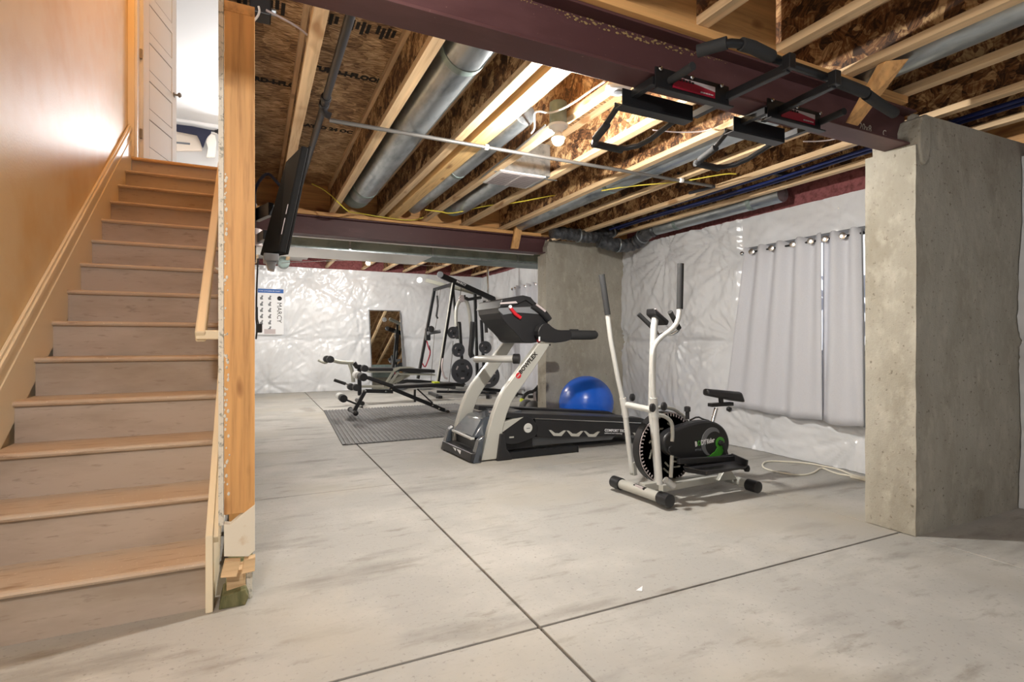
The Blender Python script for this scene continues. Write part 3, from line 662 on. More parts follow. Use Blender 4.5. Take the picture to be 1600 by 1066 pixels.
ob('cap_body', B().lathe(Vector([(0.528, 11.2, 2.597)][0]), (0, 1, 0), [(.08, 0), (.11, .02), (.11, .3), (.1, .32)], 18), 'galv_dull', cap, smooth=True)

# ---------------------------------------------------------------- pull-up bar on the near beam
pu = thing('pull_up_bar', 'black beam-mounted pull-up bar with foam grips and two crimson labelled brackets', 'pull-up bar', (2.0, 1.7, 2.13))
for i, (x0, x1) in enumerate(((1.462, 1.885), ([(2.12, 1.72, 2.125)][0][0], [(2.504, 1.72, 2.149)][0][0]))):
    br_ = ob('bracket_plate', B().box((x0 + .01, 1.712, 2.095), (x1, 1.7185, 2.190)).hexa([(x0, 1.685, 2.088), (x1, 1.685, 2.088), (x1, 1.72, 2.088), (x0, 1.72, 2.088)], [(x0, 1.685, 2.095), (x1, 1.685, 2.095), (x1, 1.72, 2.095), (x0, 1.72, 2.095)]), 'blacksat', pu, bevel=.002)
    ob('label_plate', B().box((x0 + .10, 1.708, 2.118), (x0 + .335, 1.7118, 2.168)), 'crimson', br_)
    ob('label_band', B().prism([(x0 + .13, 2.166), (x0 + .334, 2.145), (x0 + .334, 2.167)], 'XZ', 1.7065, 1.7079), 'labelgrey', br_)
    for k in range(6): ob('label_mark', B().box((x0 + .115 + k * .017, 1.7052, 2.153), (x0 + .127 + k * .017, 1.7064, 2.164 - .003 * (k % 2))), 'ink', br_)
    for k in range(5): ob('label_mark', B().box((x0 + .25 + k * .015, 1.7052, 2.126), (x0 + .261 + k * .015, 1.7078, 2.131)), 'labelgrey', br_)
    for k in range(3): ob('bolt_head', B().lathe((x0 + .03 + k * .17, 1.706, 2.18), (0, -1, 0), [(.008, 0), (.010, .003), (.007, .007), (.002, .008)], 10), 'chrome', br_)
    for xq in (x0, x1 - .03): ob('clamp_bar', B().box((xq, 1.72, 2.118), (xq + .03, 1.90, 2.15)), 'blacksat', pu, bevel=.002)
    xs = x0 - .045
    ob('rear_channel', B().box((xs, 1.855, 2.085), (x1 - .07, 1.862, 2.15)).box((xs, 1.855, 2.078), (x1 - .07, 1.915, 2.085)).box((xs, 1.908, 2.085), (x1 - .07, 1.915, 2.11)), 'blacksat', pu, bevel=.002)
    hy = 1.90
    ob('rear_handle', B().tube([(xs + .015, hy, 2.10), (xs + .0, hy + .07, 2.04), (xs + .03, hy + .20, 2.02), (xs + .06, hy + .26, 2.02), (xs + .22, hy + .26, 2.02), (xs + .30, hy + .18, 2.03), (xs + .34, hy + .02, 2.09)], .013, 10, 1), 'blacksat', pu, smooth=True)
    ob('foam_grip', B().tube([(xs + .05, hy + .255, 2.02), (xs + .23, hy + .265, 2.02)], .0175, 12), 'foam', pu, smooth=True)
    ob('foam_grip', B().tube([(xs + .002, hy + .07, 2.035), (xs + .03, hy + .20, 2.02)], .0175, 12), 'foam', pu, smooth=True)
LA = [(1.874, 1.764, 2.145), (1.895, 1.429, 2.145)], [(2.221, 1.812, 2.145), (2.184, 1.435, 2.145)]
for a in LA: ob('long_arm', B().bar(a[0], a[1], .028, .034), 'blacksat', pu, bevel=.003)
for a in ([(1.551, 1.741, 2.145), (1.546, 1.581, 2.145)], [(2.511, 1.758, 2.145), (2.489, 1.586, 2.145)]):
    ob('short_arm', B().tube(a, .0165, 14), 'foam', pu, smooth=True)
mb = [(1.548, 1.549, 2.19), (1.601, 1.464, 2.19), (1.661, 1.445, 2.19), (1.757, 1.454, 2.19), (1.89, 1.468, 2.19), (2.229, 1.473, 2.19), (2.362, 1.48, 2.19), (2.474, 1.487, 2.19), (2.634, 1.524, 2.19), (2.825, 1.557, 2.19)]
ob('main_bar', B().tube(mb, .0165, 14, 1), 'blacksat', pu, smooth=True)
ob('foam_grip', B().tube([(1.545, 1.556, 2.19), (1.601, 1.464, 2.19)], .024, 14), 'foam', pu, smooth=True)
ob('foam_grip', B().tube([(1.656, 1.447, 2.19), (1.714, 1.444, 2.19), (1.834, 1.458, 2.19)], .024, 14), 'foam', pu, smooth=True)
ob('foam_grip', B().tube([(2.25, 1.476, 2.19), (2.373, 1.481, 2.19), (2.485, 1.488, 2.19)], .024, 14), 'foam', pu, smooth=True)
ob('foam_grip', B().tube([(2.51, 1.497, 2.19), (2.646, 1.526, 2.19), (2.836, 1.56, 2.19)], .024, 14), 'foam', pu, smooth=True)
for a in LA:
    e = Vector(a[1]); ob('clamp_bracket', B().box(e + Vector((-.018, -.02, -.01)), e + Vector((.018, .015, .05))), 'blacksat', pu, bevel=.003)

# ---------------------------------------------------------------- television on the stud wall
tv = thing('television', 'black television seen from behind, tilted on its wall mount beside the post', 'television', (.1, 3.0, 1.8))
P1, P2, P3, P4 = [Vector(v) for v in ([(0.22, 2.903, 2.06), (0.166, 3.174, 2.06)] + [(0.114, 2.923, 1.515), (0.031, 3.051, 1.515)])]
nrm = (P1 - P2).cross(P3 - P1).normalized()
if nrm.x < 0: nrm = -nrm
dep = (P2 - P1).normalized()
Q = [P1, P2 + dep * .03, P4 + dep * .02, P3]
ob('back_shell', B().hexa(Q, [v + nrm * .035 for v in Q]), 'tvblack', tv, bevel=.006)
Q2 = [P1 + nrm * .0352 + Vector((0, 0, .012)), P2 + dep * .03 + nrm * .0352 + Vector((0, 0, .012)), P4 + dep * .02 + nrm * .0352, P3 + nrm * .0352]
ob('bezel', B().hexa(Q2, [v + nrm * .012 for v in Q2]), 'tvblack', tv, bevel=.003)
for a, t in ((P1, .55), (P1, .68), (P1, .74)):
    s = P1.lerp(P3, t) + dep * .02 - nrm * .002
    ob('rear_slot', B().bar(s, s + (P3 - P1).normalized() * .05, .004, .012), 'labelgrey', tv)
s = P1.lerp(P3, .93) + dep * .05 - nrm * .002
ob('rating_label', B().bar(s, s + (P3 - P1).normalized() * .02, .003, .035, dep), 'grey', tv)
ob('stand_foot', B().box(P3 + Vector((-.07, .0, -.045)), P3 + Vector((.0, .14, -.008))), 'grey', tv, bevel=.004)
ob('stand_foot', B().prism([(P3.x - .05, P3.z - .085), (P3.x - .02, P3.z - .09), (P3.x - .01, P3.z - .045), (P3.x - .06, P3.z - .045)], 'XZ', P3.y + .01, P3.y + .09), 'grey', tv, bevel=.003)
mt = thing('television_mount', 'black perforated swivel mount between the stud wall and the television', 'mount', (.02, 3.3, 1.8))
ob('wall_plate', B().box((-.008, 3.30, 1.52), (.012, 3.42, 1.94)), 'blacksat', mt, bevel=.002)
for k in range(4): ob('plate_hole', B().lathe((.0121, 3.335 + .03 * (k % 2), 1.60 + .08 * k), (1, 0, 0), [(.009, 0), (.009, .002), (.004, .003)], 10), 'labelgrey', mt)
ob('swing_arm', B().bar((.015, 3.36, 1.78), (.085, 3.16, 1.78), .03, .07), 'blacksat', mt, bevel=.003)
ob('swing_arm', B().bar((.015, 3.36, 1.64), (.06, 3.16, 1.64), .03, .05), 'blacksat', mt, bevel=.003)
ob('knuckle', B().lathe((.014, 3.31, 1.60), (0, 0, 1), [(.03, 0), (.03, .09), (.02, .095)], 14), 'labelgrey', mt, smooth=True)
wire('thick dark blue cable arched between the stud wall and the television', [(0.002, 3.2, 1.865), (0.02, 3.2, 1.926), (0.068, 3.2, 1.991), (0.112, 3.2, 1.941), (0.138, 3.2, 1.913)], 'navy', .008)
wire('black power cable hanging beside the post', [(0.019, 2.9, 1.473), (0.013, 2.9, 1.329), (0.01, 2.9, 1.173), (0.016, 2.9, 1.136), (0.01, 2.9, 1.079)], 'black', .004)
ad = thing('power_adapter', 'black power adapter hanging on its cable beside the post', 'adapter', [(0.021, 2.9, 1.136)][0])
ob('case', B().box([(0.01, 2.9, 1.111)][0], Vector([(0.038, 2.9, 1.155)][0]) + Vector((0, .03, 0))), 'black', ad, bevel=.004)
ob('plug_cord', B().tube([(0.021, 2.915, 1.155), (0.016, 2.915, 1.18), (0.016, 2.915, 1.237)], .003, 6), 'black', ad)

# ---------------------------------------------------------------- curtains, window, cord
w1 = struct('window_1', label='basement window recessed behind the grey curtains')
XW = 4.452
for a, b_ in (((2.58, 1.96), (3.80, 2.0)), ((2.58, .95), (2.62, 1.96)), ((3.76, .95), (3.80, 1.96)), ((2.62, .95), (3.76, .99))):
    ob('window_frame', B().box((XW - .012, a[0], a[1]), (XW + .04, b_[0], b_[1])), 'grey', w1, bevel=.003)
ob('pane', B().box((XW + .005, 2.62, .99), (XW + .012, 3.76, 1.96)), 'daylight', w1)
cr = thing('curtain_rod', 'black curtain rod across the basement window', 'curtain rod', (4.355, 3.2, 1.935))
ob('pole', B().tube([(4.355, 2.63, 1.928), (4.355, 3.78, 1.936)], .009, 10), 'black', cr, smooth=True)
ob('finial', B().lathe((4.355, 3.775, 1.936), (0, 1, 0), [(.009, 0), (.020, .01), (.022, .025), (.012, .04)], 12), 'chrome', cr, smooth=True)
ob('finial', B().lathe((4.355, 2.635, 1.928), (0, -1, 0), [(.009, 0), (.014, .01), (.014, .02), (.006, .03)], 12), 'black', cr, smooth=True)
for y in (2.70, 3.74): ob('rod_bracket', B().box((4.37, y - .012, 1.925), (4.45, y + .012, 1.945)), 'black', cr)
def curtain(label, top, bot, zt, zb, folds, x0, gy, seed, amp=.03, group=None, edge=0.0):
    t = thing('curtain', label, 'curtain', (x0, (top[0] + top[1]) / 2, zt), group)
    nu, nv = folds * 14, 22; b = B(); g = []
    for i in range(nu + 1):
        u = i / nu; r = []
        for j in range(nv + 1):
            v = j / nv
            y = (top[0] + (top[1] - top[0]) * u) * (1 - v) + (bot[0] + (bot[1] - bot[0]) * u) * v
            a = amp * (1 - .35 * v) * math.cos(2 * PI * folds * u + seed) + .012 * v * math.sin(5 * PI * u + seed * 2 + v)
            z = zt + (zb - zt) * v + .012 * v * math.sin(6 * u + seed) + (.018 * math.cos(2 * PI * folds * u + seed) if j == 0 else 0)
            r.append(b.v((x0 - a - .02 * v, y, z)))
        g.append(r)
    for i in range(nu):
        for j in range(nv): b.face([g[i][j], g[i + 1][j], g[i + 1][j + 1], g[i][j + 1]])
    o = ob('cloth', b, 'curtain', t, smooth=True)
    md = o.modifiers.new('solid', 'SOLIDIFY'); md.thickness = .004
    for k in gy:
        ob('grommet', B().lathe((x0 - .032, k, zt - .04), (1, .35, 0), [(.018, 0), (.027, .002), (.027, .006), (.018, .008)], 16), 'chrome', t, smooth=True)
    return t
curtain('wide grey grommet curtain, left panel on the basement window', (3.74, 2.955), (3.96, 2.945), 1.972, .40, 4, 4.355, (3.66, 3.44, 3.22, 3.05), .4)
curtain('narrow grey grommet curtain, right panel on the basement window', (2.965, 2.635), (2.965, 2.60), 1.968, .385, 2, 4.355, (2.92, 2.77), 2.0)
tag(ob('edge_shade_strip', B().tube([(4.33, 2.618, 1.96), (4.342, 2.612, 1.2), (4.33, 2.60, .39)], .006, 6), 'grey'), 'grey strip drawn as the shade down the right edge of the curtains', 'shade strip')  # grey tube in place of the shade beside the curtain edge
crr = thing('curtain_rod', 'silver curtain rod over the rear bay window', 'curtain rod', (4.9, 9.6, 2.2))
ob('pole', B().tube([(4.86, 8.2, 2.15), (4.86, 10.05, 2.15)], .012, 8), 'chrome', crr)
ob('finial', B().lathe((4.86, 10.05, 2.15), (0, 1, 0), [(.012, 0), (.03, .02), (.02, .05)], 10), 'chrome', crr)
curtain('long pale grey curtain hanging in the rear bay beside the far buttress', (10.0, 8.4), (10.1, 8.3), 2.19, .10, 7, 4.86, (9.9, 9.45, 9.0), 1.0, .05)
cord = [(4.275, 2.493, 0.008), (4.274, 2.668, 0.008), (4.371, 2.834, 0.008), (4.35, 2.971, 0.008), (4.353, 3.048, 0.008), (4.271, 3.17, 0.008), (4.101, 3.307, 0.008), (3.934, 3.223, 0.008), (3.816, 3.101, 0.008), (3.835, 2.902, 0.008), (3.912, 2.82, 0.008), (4.067, 2.837, 0.008), (4.306, 2.94, 0.008), (4.217, 2.787, 0.008), (4.208, 2.677, 0.008), (4.335, 2.528, 0.008)]
tag(ob('cable', B().tube(cord, .007, 8, 2), 'cordw', smooth=True), 'white extension cord looped on the floor below the grey curtains', 'cord')
ce2 = thing('power_strip', 'flat white power strip end lying against the right buttress', 'power strip', [(4.196, 2.522, 0.015)][0])
ob('socket_block', B().bar([(4.218, 2.633, 0.012)][0], [(4.211, 2.465, 0.012)][0], .035, .022), 'cordw', ce2, bevel=.004)
ob('socket_hole', B().bar([(4.218, 2.497, 0.014)][0], [(4.22, 2.475, 0.014)][0], .02, .024), 'greywood', ce2)
tag(ob('paper_scrap', B().prism([([(1.473, 1.836, 0)][0][0], [(1.473, 1.836, 0)][0][1]), ([(1.492, 1.82, 0)][0][0], [(1.492, 1.82, 0)][0][1]), ([(1.525, 1.857, 0)][0][0], [(1.525, 1.857, 0)][0][1])], 'XY', .0, .004), 'paper'), 'tiny white scrap on the bare slab in the foreground', 'scrap')

# ---------------------------------------------------------------- treadmill (runs along +x, console at x ~ 1.8)
xz = lambda pts: [(p[0], p[2]) for p in pts]
def strip(L, R): return xz(L) + xz(R)[::-1]
def smooth_poly(poly, it=2):
    for _ in range(it):
        q = []
        for (a, b), (c, d) in zip(poly, poly[1:] + poly[:1]): q += [(a * .75 + c * .25, b * .75 + d * .25), (a * .25 + c * .75, b * .25 + d * .75)]
        poly = q
    return poly
tm = thing('treadmill', 'large black treadmill with silver uprights in the middle of the gym', 'treadmill', (2.6, 4.72, 0))
L = [(1.809, 4.38, 0.009), (1.839, 4.38, 0.125), (1.882, 4.38, 0.291), (1.926, 4.38, 0.425), (1.976, 4.38, 0.543), (2.033, 4.38, 0.638), (2.109, 4.38, 0.728), (2.24, 4.38, 0.882), (2.38, 4.38, 1.046)]; R = [(1.957, 4.38, -0.012), (1.995, 4.38, 0.14), (2.026, 4.38, 0.293), (2.058, 4.38, 0.406), (2.103, 4.38, 0.508), (2.161, 4.38, 0.592), (2.226, 4.38, 0.671), (2.359, 4.38, 0.839), (2.509, 4.38, 1.046)]
def upright(y0, y1, sx):
    b = B(); rows = []
    for l, r in zip(L, R):
        rows.append([b.v((l[0] + sx, y0, max(l[2], .012))), b.v((r[0] + sx, y0, max(r[2], .012))), b.v((r[0] + sx, y1, max(r[2], .012))), b.v((l[0] + sx, y1, max(l[2], .012)))])
    for A_, C_ in zip(rows, rows[1:]):
        for k in range(4): b.face([A_[k], A_[(k + 1) % 4], C_[(k + 1) % 4], C_[k]])
    b.face(rows[0][::-1]); b.face(rows[-1]); return b
un = ob('upright', upright(4.38, 4.445, 0), 'silver', tm, smooth=True, bevel=.008)
ob('upright', upright(4.985, 5.05, -.075), 'silver', tm, smooth=True, bevel=.008)
e0, e1 = Vector([(2.154, 4.378, 0.767)][0]), Vector([(2.358, 4.378, 0.981)][0]); ed = (e1 - e0).normalized(); eu = ed.cross(Vector((0, -1, 0)))
if eu.z < 0: eu = -eu
text('brand_lettering', 'BOWFLEX', .054, Vector([(2.199, 4.377, 0.766)][0]), ed, eu, 'ink', un, .0005, .002)
lg = Vector([(2.174, 4.379, 0.755)][0])
ob('brand_emblem', B().lathe(lg, (0, -1, 0), [(.027, 0), (.027, .002)], 20), 'red', un)
ob('brand_emblem', B().bar(lg - ed * .02 + Vector((0, -.003, 0)), lg + ed * .02 + Vector((0, -.003, 0)), .002, .009, eu), 'silver', un)
ob('upright_bolt', B().lathe([(2.502, 4.379, 1.034)][0], (0, -1, 0), [(.009, 0), (.009, .004), (.004, .006)], 10), 'ink', un)
# base
ob('front_crossbar', B().hexa([(1.70, 4.37, .012), (1.80, 4.34, .012), (1.80, 5.08, .012), (1.66, 5.06, .012)], [(1.715, 4.37, .085), (1.79, 4.35, .10), (1.79, 5.08, .10), (1.675, 5.06, .085)]), 'black', tm, bevel=.006)
for k in range(2): ob('warning_sticker', B().hexa([(1.7035 - .012 - k * .006, 4.60 + k * .11, .035), (1.7035 - .016 - k * .006, 4.69 + k * .11, .035), (1.72 - k * .006, 4.69 + k * .11, .036), (1.72 - k * .006, 4.60 + k * .11, .036)], [(1.7035 - .006 - k * .006, 4.60 + k * .11, .072), (1.7035 - .01 - k * .006, 4.69 + k * .11, .072), (1.72 - k * .006, 4.69 + k * .11, .073), (1.72 - k * .006, 4.60 + k * .11, .073)]), 'paper', tm)
for y0, y1, sx in ((4.35, 4.44, 0), (4.99, 5.08, -.06)):
    ob('upright_foot', B().prism([(1.72 + sx, .0), (1.80 + sx, .0), (1.815 + sx, .16), (1.835 + sx, .235), (1.78 + sx, .20)], 'XZ', y0, y1), 'bluegrey', tm, bevel=.01)
    ob('foot_boot', B().prism([(1.95 + sx, 0), (2.10 + sx, 0), (2.085 + sx, .05), (2.05 + sx, .09), (2.02 + sx, .24), (1.985 + sx, .24)], 'XZ', y0, y1), 'black', tm, bevel=.008)
    ob('foot_rail', B().box((2.06 + sx, y0 + .015, .004), (2.80 + sx, y0 + .07, .062)), 'blacksat', tm, bevel=.004)
    ob('foot_cap', B().box((2.80 + sx, y0 + .013, .002), (2.812 + sx, y0 + .072, .064)), 'black', tm, bevel=.003)
# motor hood
hood = [(1.745, .205), (1.755, .235), (1.875, .375), (1.90, .385), (2.20, .415), (2.32, .40), (2.32, .15), (1.80, .15)]
hb = B().hexa([(1.745, 4.44, .205), (1.745, 4.97, .205), (2.34, 4.95, .17), (2.34, 4.46, .17)], [(1.885, 4.53, .365), (1.885, 4.93, .365), (2.30, 4.90, .415), (2.30, 4.55, .415)])
ob('motor_hood', hb, 'bluegrey', tm, bevel=.022, smooth=True)
ob('hood_trim', B().box((1.735, 4.45, .190), (1.775, 4.96, .210)), 'silverw', tm, bevel=.004)
ob('motor_recess', B().box((1.78, 4.46, .07), (2.36, 4.95, .185)), 'black', tm)
ob('hood_logo', B().lathe((2.07, 4.70, .3955), (-.12, 0, 1), [(.05, 0), (.05, .002)], 24), 'labelgrey', tm)
# side arm
sa = [(2.006, 4.42, 0.167), (2.026, 4.42, 0.287), (2.227, 4.42, 0.379), (2.3, 4.42, 0.369), (2.367, 4.42, 0.323), (2.401, 4.42, 0.255), (2.388, 4.42, 0.19), (2.34, 4.42, 0.158), (2.129, 4.42, 0.11)]
ob('pivot_arm', B().prism(smooth_poly(xz(sa)), 'XZ', 4.42, 4.50), 'black', tm, bevel=.004, smooth=True)
sb = [(2.017, 4.415, 0.236), (2.023, 4.415, 0.328), (2.139, 4.415, 0.356), (2.244, 4.415, 0.367), (2.205, 4.415, 0.346)]
ob('arm_cover', B().prism(xz(sb), 'XZ', 4.412, 4.47), 'silver', tm, bevel=.003)
dc = Vector([(2.292, 4.418, 0.263)][0])
ob('pivot_badge', B().lathe(dc, (0, -1, 0), [(.044, 0), (.044, .004), (.040, .006), (.003, .006)], 28), 'silverw', tm)
ob('badge_mark', B().box(dc + Vector((-.018, -.0075, -.006)), dc + Vector((.018, -.006, .002))), 'grey', tm)
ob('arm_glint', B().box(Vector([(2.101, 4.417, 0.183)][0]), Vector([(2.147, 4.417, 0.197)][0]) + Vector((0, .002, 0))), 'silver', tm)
# deck
side = [(2.381, 4.42, 0.316), (3.68, 4.42, 0.198), (3.68, 4.42, 0.078), (3.474, 4.42, 0.094), (2.532, 4.42, 0.142), (2.408, 4.42, 0.164)]
def deckrail(y0, y1):
    ob('side_rail', B().prism([(2.37, .335), (3.66, .207), (3.80, .165), (3.80, .09), (3.60, .095), (2.55, .150), (2.39, .17)], 'XZ', y0, y1), 'black', tm, bevel=.006)
    ob('foot_ledge', B().prism([(2.03, .420), (3.62, .272), (3.74, .225), (3.80, .17), (3.66, .21), (2.37, .34), (2.03, .375)], 'XZ', y0 + .004, y1 + .10), 'vinyl', tm, bevel=.004)
    ob('rail_stripe', B().prism([(2.365, .341), (3.66, .213), (3.66, .220), (2.365, .349)], 'XZ', y0 - .003, y1), 'chrome', tm)
deckrail(4.42, 4.47); deckrail(4.98, 5.03)
ob('running_deck', B().prism([(2.10, .395), (3.72, .235), (3.72, .16), (2.30, .21)], 'XZ', 4.575, 4.975), 'rubber', tm, bevel=.004)
ob('under_tray', B().prism([(2.36, .16), (2.60, .145), (3.35, .10), (3.3, .06), (2.45, .075), (2.2, .09)], 'XZ', 4.50, 4.96), 'grey', tm, bevel=.004)
ob('rear_roller_cap', B().box((3.72, 4.41, .06), (3.82, 5.04, .20)), 'black', tm, bevel=.015)
zt = lambda x: .229 - (x - 2.51) * .0995
for x0 in (2.512, 2.708, 2.904, 3.50):
    ob('wave_badge', B().prism([(x0, zt(x0)), (x0 + .026, zt(x0 + .026)), (x0 + .07, zt(x0 + .07) - .028), (x0 + .115, zt(x0 + .115) - .028), (x0 + .165, zt(x0 + .165)), (x0 + .192, zt(x0 + .192)), (x0 + .14, zt(x0 + .14) - .055), (x0 + .055, zt(x0 + .055) - .055)], 'XZ', 4.415, 4.42), 'silver', tm, bevel=.001)
text('rail_lettering', 'COMFORT TECH', .036, (3.152, 4.418, .168), (1, 0, -.0995), (.0995, 0, 1), 'paper', tm, .0005, .0012)
text('rail_lettering', 'cushioned deck technology', .020, (3.152, 4.418, .146), (1, 0, -.0995), (.0995, 0, 1), 'paper', tm, .0005)
# crossbar, console, grips
cb = B()
A_, C_ = [(1.994, 4.98, 0.885)][0], [(2.148, 4.46, 0.899)][0]
ob('crossbar', B().tube([(2.02, 5.0, .885), (2.0, 4.9, .895), (2.06, 4.6, .90), (2.17, 4.46, .905)], .045, 16, 1, .75), 'silverw', tm, smooth=True)
ob('crossbar_end', B().tube([(2.165, 4.465, .905), (2.21, 4.43, .905)], .046, 16), 'black', tm, smooth=True)
con = [(2.01, 1.355), (2.045, 1.44), (2.25, 1.485), (2.33, 1.475), (2.42, 1.39), (2.50, 1.32), (2.55, 1.225), (2.50, 1.14), (2.44, 1.06), (2.33, 1.045), (2.26, 1.06), (2.22, 1.12), (2.07, 1.25)]
cs = ob('console', B().prism(smooth_poly(con, 1), 'XZ', 4.47, 4.98), 'black', tm, bevel=.008)
ob('console_hood', B().prism([(2.005, 1.37), (2.04, 1.452), (2.26, 1.497), (2.34, 1.482), (2.40, 1.42), (2.37, 1.40), (2.29, 1.452), (2.20, 1.41)], 'XZ', 4.45, 5.0), 'black', cs, bevel=.008)
ob('accent_band', B().prism([(2.012, 1.352), (2.016, 1.372), (2.40, 1.395), (2.46, 1.345), (2.43, 1.325), (2.2, 1.335), (2.06, 1.31)], 'XZ', 4.464, 4.47), 'grey', cs)
ob('accent_band', B().prism([(2.02, 1.405), (2.026, 1.42), (2.18, 1.438), (2.20, 1.42)], 'XZ', 4.445, 4.452), 'labelgrey', cs)
ob('side_pad', B().tube([(2.36, 4.465, 1.41), (2.47, 4.455, 1.345), (2.535, 4.455, 1.27)], .036, 14, 1), 'black', cs, smooth=True)
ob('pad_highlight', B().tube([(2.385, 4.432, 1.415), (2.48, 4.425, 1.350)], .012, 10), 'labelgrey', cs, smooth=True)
ob('red_lever', B().tube([(2.13, 4.458, 1.375), (2.18, 4.455, 1.32), (2.235, 4.455, 1.285)], .017, 12), 'red', cs, smooth=True)
ob('lever_cap', B().lathe((2.125, 4.462, 1.385), (0, -1, 0), [(.016, 0), (.016, .02), (.008, .026)], 12), 'paper', cs, smooth=True)
ob('screen', B().hexa([(2.335, 4.58, 1.478), (2.335, 4.88, 1.478), (2.502, 4.88, 1.325), (2.502, 4.58, 1.325)], [(2.34, 4.58, 1.484), (2.34, 4.88, 1.484), (2.508, 4.88, 1.331), (2.508, 4.58, 1.331)]), 'mirror', cs)
ob('safety_key', B().ball((2.43, 4.46, 1.075), .022, 2), 'red', tm, smooth=True)
for k in range(3): ob('dial', B().lathe((2.345 + .012 * k, 4.466, 1.43 - .03 * k), (0, -1, 0), [(.007, 0), (.007, .008)], 8), 'black', cs)
for y, sx in ((4.405, 0), (5.03, -.07)):
    arm = [(2.40 + sx, 1.225), (2.47 + sx, 1.245), (2.54 + sx, 1.19), (2.60 + sx, 1.172), (2.72 + sx, 1.175), (2.74 + sx, 1.165), (2.74 + sx, 1.085), (2.66 + sx, 1.062), (2.52 + sx, 1.05), (2.41 + sx, 1.075), (2.36 + sx, 1.14)]
    ob('grip_arm', B().prism(smooth_poly(arm, 1), 'XZ', y - .04, y + .045), 'black', tm, bevel=.01)
    ob('handle_grip', B().tube([(2.73 + sx, y, 1.128), (2.98 + sx, y, 1.128), (3.03 + sx, y, 1.132), (3.05 + sx, y, 1.134)], [.047, .046, .042, .025], 18), 'foam', tm, smooth=True)
    ob('grip_buttons', B().box((2.74 + sx, y - .015, 1.168), (2.83 + sx, y + .015, 1.184)), 'black', tm, bevel=.004)
ob('label_tab', B().box((2.375, 4.362, 1.07), (2.39, 4.366, 1.11)), 'paper', tm)

bc = Vector((3.60, 5.42, .326))
bt = thing('exercise_ball', 'large glossy blue exercise ball behind the treadmill deck', 'ball', (3.60, 5.42, 0))
bb = B().lathe((3.60, 5.42, 0.0), (0, 0, 1), [(max(.002, .325 * math.sin(PI * k / 40) * (1 + .004 * math.sin(k * 2.2))), .325 - .325 * math.cos(PI * k / 40)) for k in range(41)], 64)
ob('ball_skin', bb, 'ball', bt, smooth=True)
ob('valve_plug', B().lathe((3.40, 5.172, .275), (-.6, -.8, -.1), [(.012, 0), (.012, .008), (.005, .01)], 12), 'paper', bt)

# ---------------------------------------------------------------- elliptical bike
el = thing('elliptical_bike', 'black and silver elliptical bike with upright arms near the right buttress', 'elliptical bike', (2.72, 2.88, 0))
YN, YF, YC = 2.68, 3.08, 2.88
ft = [(2.335, 3.12, .06), (2.365, 2.655, .06)]
ob('front_stabiliser', B().tube(ft, .034, 16), 'silver', el, smooth=True)
for a, s in ((ft[0], 1), (ft[1], -1)):
    ob('end_cap', B().lathe(Vector(a) - Vector((0, .05 * s, 0)), (0, s, 0), [(.042, 0), (.043, .05), (.042, .09), (.03, .095), (.004, .096)], 18), 'black', el, smooth=True)
ob('stabiliser_label', B().box((2.328, 2.82, .075), (2.352, 2.93, .0955)), 'ink', el)
ob('stabiliser_label', B().box((2.3275, 2.835, .082), (2.34, 2.915, .0962)), 'labelgrey', el)
for y in (2.70, 3.06): ob('tube_emblem', B().lathe((2.328 if y > 2.9 else 2.335, y, .07), (-1, 0, .5), [(.011, 0), (.011, .006)], 12), 'grey', el)
rt = [(3.17, 3.10, .06), (3.135, 2.63, .06)]
ob('rear_stabiliser', B().tube(rt, .032, 16), 'silver', el, smooth=True)
for a, s in ((rt[0], 1), (rt[1], -1)):
    ob('end_cap', B().lathe(Vector(a) - Vector((0, .05 * s, 0)), (0, s, 0), [(.041, 0), (.042, .05), (.041, .085), (.03, .09), (.004, .091)], 18), 'black', el, smooth=True)
ob('base_beam', B().bar((2.36, YC, .085), (3.16, YC - .01, .085), .055, .05), 'silver', el, bevel=.004)
ob('base_beam', B().bar((2.40, YC - .14, .105), (3.12, YC - .05, .09), .04, .045), 'silver', el, bevel=.004)
ob('base_bracket', B().prism([(2.94, .09), (3.12, .08), (3.06, .15), (3.00, .16)], 'XZ', YC - .12, YC - .09), 'silver', el, bevel=.003)
NA = [(2.34, 2.68, 0.153), (2.319, 2.68, 0.388), (2.298, 2.68, 0.634), (2.283, 2.68, 0.798), (2.278, 2.68, 0.96), (2.288, 2.68, 1.029), (2.335, 2.68, 1.086), (2.435, 2.68, 1.14), (2.49, 2.68, 1.195), (2.506, 2.68, 1.279), (2.506, 2.68, 1.333)]
ob('swing_arm', B().tube(NA[:3], .0195, 16), 'silverw', el, smooth=True)
ob('swing_arm', B().tube(NA[2:], .0165, 14, 1), 'silverw', el, smooth=True)
ob('arm_sleeve', B().tube([(2.304, 2.68, 0.585), (2.288, 2.68, 0.708)], .024, 16), 'silverw', el, smooth=True)
ob('foam_grip', B().tube([(2.506, 2.68, 1.279), (2.514, 2.68, 1.576)], .021, 14), 'foam', el, smooth=True)
FA = [(2.438, 3.08, 0.132), (2.404, 3.08, 0.355), (2.37, 3.08, 0.584), (2.309, 3.08, 0.813), (2.248, 3.08, 1.083), (2.221, 3.08, 1.262)]
ob('swing_arm', B().tube(FA[:3], .0195, 16), 'silverw', el, smooth=True)
ob('swing_arm', B().tube(FA[2:], .0165, 14), 'silverw', el, smooth=True)
ob('arm_sleeve', B().tube([(2.381, 3.08, 0.529), (2.353, 3.08, 0.667)], .024, 16), 'silverw', el, smooth=True)
ob('foam_grip', B().tube([(2.224, 3.08, 1.253), (2.173, 3.08, 1.531)], .021, 14), 'foam', el, smooth=True)
ob('arm_foot', B().bar([(2.438, 3.08, 0.206)][0], [(2.449, 3.08, 0.113)][0], .03, .05), 'silver', el, bevel=.003)
